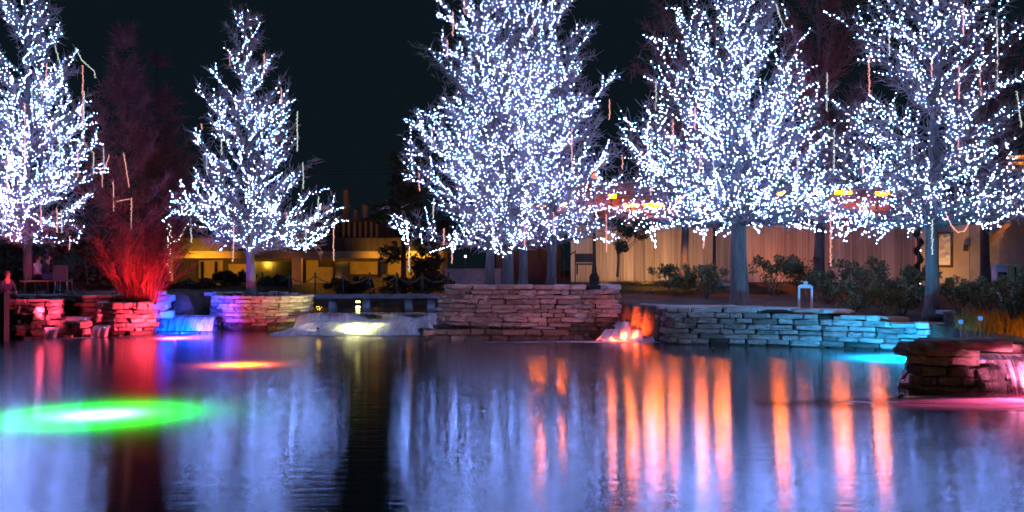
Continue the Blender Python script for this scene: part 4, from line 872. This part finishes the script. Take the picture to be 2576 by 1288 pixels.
for Y, lb in ((759,'upper of two yellow lamps under the footbridge'),(772,'lower of two yellow lamps under the footbridge')):
    p = P(901,Y,39.6); t = thing('yellow_lamp', lb, 'lamp', p, 0, 'yellow lamps under the footbridge'); m = MB(); m.box(p,(.2,.1,.1)); m.build('housing', M['metal_dark'], t); m = MB(); m.box(p+Vector((0,-.06,0)),(.16,.02,.06)); m.build('lens', M['yellow_lens'], t)
    m = MB(); m.tube([p, p+Vector((0,.3,0)), (p.x,p.y+.3,.95)], .015, 5); m.build('bracket', M['metal_dark'], t)
bl = thing('white_lamp', 'single small white lamp on the dark wall left of the centre trunks', 'lamp', P(1171,645,45.8)); m = MB(); m.lathe(bl.location,[(.02,-.05),(.05,-.02),(.05,.03),(.02,.05)],8); m.build('globe', M['bulb_warm'], bl); m = MB(); m.tube([Vector(bl.location)+Vector((0,.03,-.05)), Vector(bl.location)+Vector((0,.15,-.9))],.02,5); m.build('stem', M['metal_dark'], bl)
# overhead cables against the sky
for Y0, Y1, lb in ((430,418,'upper thin overhead cable crossing the dark sky gap'),(438,428,'lower thin overhead cable crossing the dark sky gap')):
    m = MB(); m.tube([P(500+i*45, Y0+(Y1-Y0)*i/16+6*math.sin(PI*i/16), 66) for i in range(17)], .025, 4); tag(m.build('overhead_cable', M['metal_dark']), lb, 'cable')

# ------------------------------------------------------------------ left bank: post, people, chairs
wp = thing('wooden_post', 'square weathered wooden post at the waterline, far left edge', 'post', (gxy(6,28.2)[0], 28.2, -.2)); m = MB(); x_ = gxy(4,28.2)[0]; m.box((x_,28.2,.6),(.3,.3,1.6)); m.build('shaft', M['bark'], wp); m = MB(); m.box((x_,28.2,1.43),(.36,.36,.06)); m.build('cap', M['bark'], wp)
M['skin'] = surf('skin', (.36,.22,.16),(.42,.27,.2),4,.6,0); M['hair'] = surf('hair', (.02,.015,.01),(.05,.035,.025),20,.7,0)
M['jacket'] = surf('dark_jacket', (.012,.012,.016),(.03,.03,.04),8,.9,.2); M['jeans'] = surf('blue_jeans', (.03,.06,.17),(.05,.10,.25),10,.9,.2); M['shirt'] = surf('pale_shirt', (.30,.22,.24),(.42,.32,.34),6,.9,.1); M['coat'] = surf('slate_coat', (.04,.045,.08),(.08,.085,.14),6,.9,.1); M['shoe'] = surf('shoe', (.01,.01,.01),(.03,.03,.03),6,.6,0)
def person(label, loc, J, top, bottom):
    """J: joint positions relative to loc, x to the figure's front"""
    names = ['pelvis','waist','chest','neck','head','crown']
    idx = {k: i for i, k in enumerate(J)}; E = [('pelvis','waist'),('waist','chest'),('chest','neck'),('neck','head'),('head','crown')]
    for s in 'lr': E += [('chest',s+'sho'),(s+'sho',s+'elb'),(s+'elb',s+'wri'),(s+'wri',s+'hand'),('pelvis',s+'hip'),(s+'hip',s+'kne'),(s+'kne',s+'ank'),(s+'ank',s+'toe')]
    R = dict(pelvis=.145,waist=.13,chest=.155,neck=.058,head=.092,crown=.075,sho=.07,elb=.048,wri=.034,hand=.032,hip=.095,kne=.066,ank=.045,toe=.04)
    me = bpy.data.meshes.new('body'); me.from_pydata([J[k] for k in J], [(idx[a],idx[b]) for a,b in E], []); o = bpy.data.objects.new('body', me); C.objects.link(o)
    sm = o.modifiers.new('skin','SKIN'); ss = o.modifiers.new('sub','SUBSURF'); ss.levels = 2; ss.render_levels = 2
    for k, i in idx.items():
        r = R.get(k, R.get(k[1:])); me.skin_vertices[0].data[i].radius = (r, r); me.skin_vertices[0].data[i].use_root = (k == 'pelvis')
    dg = bpy.context.evaluated_depsgraph_get(); dg.update(); m2 = bpy.data.meshes.new_from_object(o.evaluated_get(dg)); bpy.data.objects.remove(o)
    m2.name = 'body'; m2.materials.clear()
    for mm in (M[top], M[bottom], M['skin'], M['shoe']): m2.materials.append(mm)
    segs = [(Vector(J[a]), Vector(J[b]), (3 if b.endswith('toe') else 1 if b[1:] in ('hip','kne','ank') else 2 if (b in ('neck','head','crown') or b.endswith('hand')) else 0)) for a, b in E]
    for p in m2.polygons:
        c = p.center; best = min(segs, key=lambda s: ((s[0]+(s[1]-s[0])*max(0,min(1,(c-s[0]).dot(s[1]-s[0])/(s[1]-s[0]).length_squared)))-c).length)
        p.material_index = best[2]; p.use_smooth = True
    t = thing('person', label, 'person', loc); b = bpy.data.objects.new('body', m2); C.objects.link(b); b.parent = t
    hd = Vector(J['head']); f = Vector(J['face']) if False else Vector((1,0,0))
    m = MB(); m.lathe(hd+Vector((-.02,0,.02)),[(.112,-.06),(.118,.0),(.112,.06),(.08,.11),(.02,.135)],12); h = m.build('hair', M['hair'], t, True, False)
    for v in h.data.vertices:
        if v.co.x > hd.x+.03: v.co.x = hd.x+.03+(v.co.x-hd.x-.03)*.25
    m = MB(); m.tube([hd+Vector((.085,0,.02)), hd+Vector((.115,0,-.015))],[.012,.018],5); m.build('nose', M['skin'], t, True, False)
    for s in (-1,1):
        m = MB(); m.lathe(hd+Vector((.083,.036*s,.02)),[(.004,-.008),(.011,0),(.004,.008)],6); m.build('eye', M['hair'], t, True, False)
        k = 'l' if s > 0 else 'r'; hp = Vector(J[k+'hand']); dr = (hp-Vector(J[k+'wri'])).normalized()
        for q in range(5):
            m = MB(); off = Vector((0,(q-2)*.017,0)) if q < 4 else Vector((.03,-.035*s,0)); m.tube([hp+off, hp+off+dr*.04, hp+off+dr*.065+Vector((0,0,-.02))],[.009,.008,.006],5); m.build('finger', M['skin'], t, True, False)
    return t
def seated(lean=.06, reach=.35, arm=.2, sh=.46):
    J = {}
    J['pelvis']=(0,0,sh+.12); J['waist']=(lean*.5,0,sh+.28); J['chest']=(lean,0,sh+.48); J['neck']=(lean*1.3,0,sh+.64); J['head']=(lean*1.3+.03,0,sh+.76); J['crown']=(lean*1.3+.02,0,sh+.86)
    for s, y in (('l',1),('r',-1)):
        J[s+'sho']=(lean*1.1,.17*y,sh+.53); J[s+'elb']=(lean+.10,.23*y,sh+.27); J[s+'wri']=(lean+reach,.14*y,sh+.22); J[s+'hand']=(lean+reach+.07,.12*y,sh+.21)
        J[s+'hip']=(.08,.1*y,sh+.09); J[s+'kne']=(.46,.13*y,sh+.07); J[s+'ank']=(.50,.12*y,.07); J[s+'toe']=(.64,.13*y,.045)
    return J
gl = 1.30
p = P(110,735,33.2); person('seated person in a dark jacket and blue jeans facing right, by the lit trunk', (p.x,p.y,gl), seated(.10,.28), 'jacket', 'jeans')
q = person('seated person in a pale shirt at the left end of the bench', (P(88,735,33.6).x,33.75,gl), seated(.02,.30), 'shirt', 'jacket')
q = person('person in a slate coat sitting on the wall edge at the far left', (P(16,735,31.2).x,31.15,.72), seated(.08,.3), 'coat', 'jacket')
q.rotation_euler.z = -.6
bb = thing('bench', 'simple brown bench the two seated people sit on', 'bench', (P(103,735,33.5).x, 33.5, gl)); b = Vector(bb.location)
for yy in (-.3,.0,.3): m = MB(); m.box(b+Vector((-.02,yy,.425)),(1.0,.27,.05)); m.build('slat', M['ochre'], bb)
for sx in (-.4,.4):
    for sy in (-.32,.32): m = MB(); m.box(b+Vector((sx,sy,.2)),(.06,.06,.4)); m.build('leg', M['ochre'], bb)
M['teal'] = surf('teal_fabric', (.05,.11,.13),(.09,.17,.19),6,.8,.1)
ch = thing('chair', 'empty teal chair facing the seated people', 'chair', (P(160,735,33).x, 33, gl)); b = Vector(ch.location)
m = MB(); m.box(b+Vector((0,0,.45)),(.46,.46,.08)); m.build('seat', M['teal'], ch); m = MB(); m.box(b+Vector((.0,-.22,.74)),(.50,.06,.46),0,.012); m.build('backrest', M['teal'], ch)
for sx in (-.2,.2):
    for sy in (-.18,.18): m = MB(); m.tube([b+Vector((sx,sy,.41)), b+Vector((sx*1.15,sy*1.15,0))],.022,6); m.build('leg', M['metal_grey'], ch)

# ------------------------------------------------------------------ pond lights: floating ring, lens, lamp below for the glow in the murk, lamp above for the stones
def pond_light(label, X, Y, col, glow, depth=.4, cone=150, up=None, lens=4.0, xy=None):
    d = F*CAM_H/(Y-HY); p = P(X, Y, d) if xy is None else Vector(xy); p.z = 0
    t = thing('pond_light', label, 'pond light', p, 0, 'coloured floating pond lights')
    m = MB(); m.lathe(p,[(.04,-.10),(.08,-.09),(.085,-.05),(.07,-.03),(.04,-.02)],14); m.build('float_ring', M['metal_dark'], t)
    m = MB(); m.lathe(p+Vector((0,0,.012)),[(.05,-.012),(.055,.0),(.04,.014),(.01,.02)],12); m.build('lens', emit('lens_'+label[:8], col, lens), t, True)
    if glow: lamp('SPOT', p+Vector((0,0,-depth)), glow*5, col, p+Vector((0,0,1)), cone, 1.0, .05, t, 'glow_lamp')
    if glow > 7000: lamp('SPOT', p+Vector((0,0,-.7)), glow*1.6, col, p+Vector((0,0,1)), 166, 1.0, .05, t, 'glow_lamp')
    for pw, tg, sz in (up or []): lamp('SPOT', p+Vector((0,0,.12)), pw, col, tg, sz, .7, .05, t, 'flood_lamp')
    return t
GREEN=(.05,1.0,.06)
pond_light('large green pond light shining through the water at lower left', 250, 1043, (.013,1.0,.03), 7100, .40, 158, lens=45)
pond_light('orange pond light out on the open water at left', 605, 918, (1.0,.11,.004), 1700, .34, 168, lens=20)
pond_light('red pond light in front of the blue waterfall', 440, 851, (1.0,.05,.11), 2400, .3, 168, [(1300, P(330,790,30.6), 72), (900, P(655,790,33), 52), (260, (gxy(250,29.7)[0],29.7,0), 110), (420, P(190,800,30.3), 70)], lens=20)
pond_light('yellow white pond light at the foot of the broad cascade', 900, 838, (1.0,.93,.36), 1500, .35, 160, [(1000, P(900,825,33.0), 150)], lens=3)
pond_light('orange pond light under the small right waterfall', 1560, 857, (1.0,.10,.02), 500, .22, 150, [(2600, P(1600,828,29.1), 70), (160, (gxy(1320,27.9)[0],27.9,0), 100)], lens=4)
pond_light('cyan pond light below the right end of the long wall', 2262, 903, (.0,.36,.90), 4200, .62, 160, [(1150, P(2190,850,24.9), 125)], lens=8)
pond_light('pink red pond light at the foot of the right edge waterfall', 2660, 1006, (1.0,.06,.20), 320, .4, 160, None, lens=8)
def flood(label, loc, col, pw, tg, sz, group='small ground floodlights'):
    loc = Vector(loc); t = thing('floodlight', label, 'floodlight', loc, 0, group); dr = (Vector(tg)-loc).normalized()
    m = MB(); m.tube([loc-dr*.08, loc],[.025,.04],8); m.tube([loc-dr*.06, loc-dr*.06+Vector((0,0,-.2))],.01,5); m.build('housing', M['metal_dark'], t)
    m = MB(); m.tube([loc+dr*.002, loc+dr*.010],.032,8); m.build('lens', emit('flood_lens', col, 3), t)
    lamp('SPOT', loc+dr*.03, pw, col, tg, sz, .7, .05, t, 'flood_lamp')
flood('blue floodlight tucked beside the blue waterfall', (gxy(455,31.6)[0], 31.5, .03), (.0,.05,1.0), 1900, P(455,810,33.2), 120)
flood('violet floodlight at the left foot of the rounded planter', (gxy(508,32)[0], 31.8, .04), (.16,.06,1.0), 800, P(540,780,33.6), 75)
flood('red floodlight aimed at the short red wall, far left', (gxy(112,29.2)[0], 29.3, .95), (1,.06,.15), 300, P(95,775,30.5), 120)
flood('red floodlight at the foot of the red stemmed bush', (gxy(375,30.3)[0], 30.2, 1.0), (1,.02,.04), 260, P(360,640,31.7), 95)
flood('red floodlight left of the red stemmed bush aimed at the trunk', (gxy(96,32)[0], 31.9, 1.33), (1,.06,.18), 60, P(70,668,33.6), 24)
flood('red floodlight behind the red stemmed bush aimed up at the russet tree', (gxy(290,33.5)[0], 33.6, 1.45), (1,.03,.09), 420, P(280,590,38), 90)
flood('soft red floodlight on a ledge before the centre planter', (gxy(1400,26.4)[0], 26.4, .10), (.95,.32,.55), 120, P(1400,775,29.3), 130)
flood('pink floodlight at the foot of the right edge waterfall', (gxy(2680,15.4)[0], 15.9, .4), (1,.10,.28), 1500, (6.8,14.6,0), 50)
flood('pink floodlight beside the right edge waterfall', (8.95,15.45,.1), (1,.20,.42), 750, (8.56,16.35,.4), 46)
flood('dim amber fill light added at the waterline before the rock ledge', (gxy(2275,15.6)[0], 15.7, .05), (1,.55,.34), 9, (7.7,16.6,.6), 110)  # added fill lamp that warms the dark ledge to brown
flood('amber fill light added low in front of the golden grass bed', (gxy(2600,18.4)[0], 18.3, .95), (1,.42,.06), 420, (gxy(2470,21)[0],21.5,.85), 130)  # added lamp, turned away from the camera, to brighten the grass
flood('dim lavender fill light added at the foot of the long right wall', (gxy(1790,25.2)[0], 25.0, .06), (.72,.72,1.0), 7, P(1800,810,26.8), 140)  # added fill lamp lifting the dark front face of the wall
flood('warm white floodlight right of the rounded planter', (gxy(800,31.4)[0], 31.3, .2), (1,.72,.66), 60, P(715,785,33.4), 70)
flood('warm pink floodlight left of the centre planter', (gxy(1075,27.4)[0], 27.4, .10), (.85,.5,.85), 75, P(1180,785,29.6), 120)
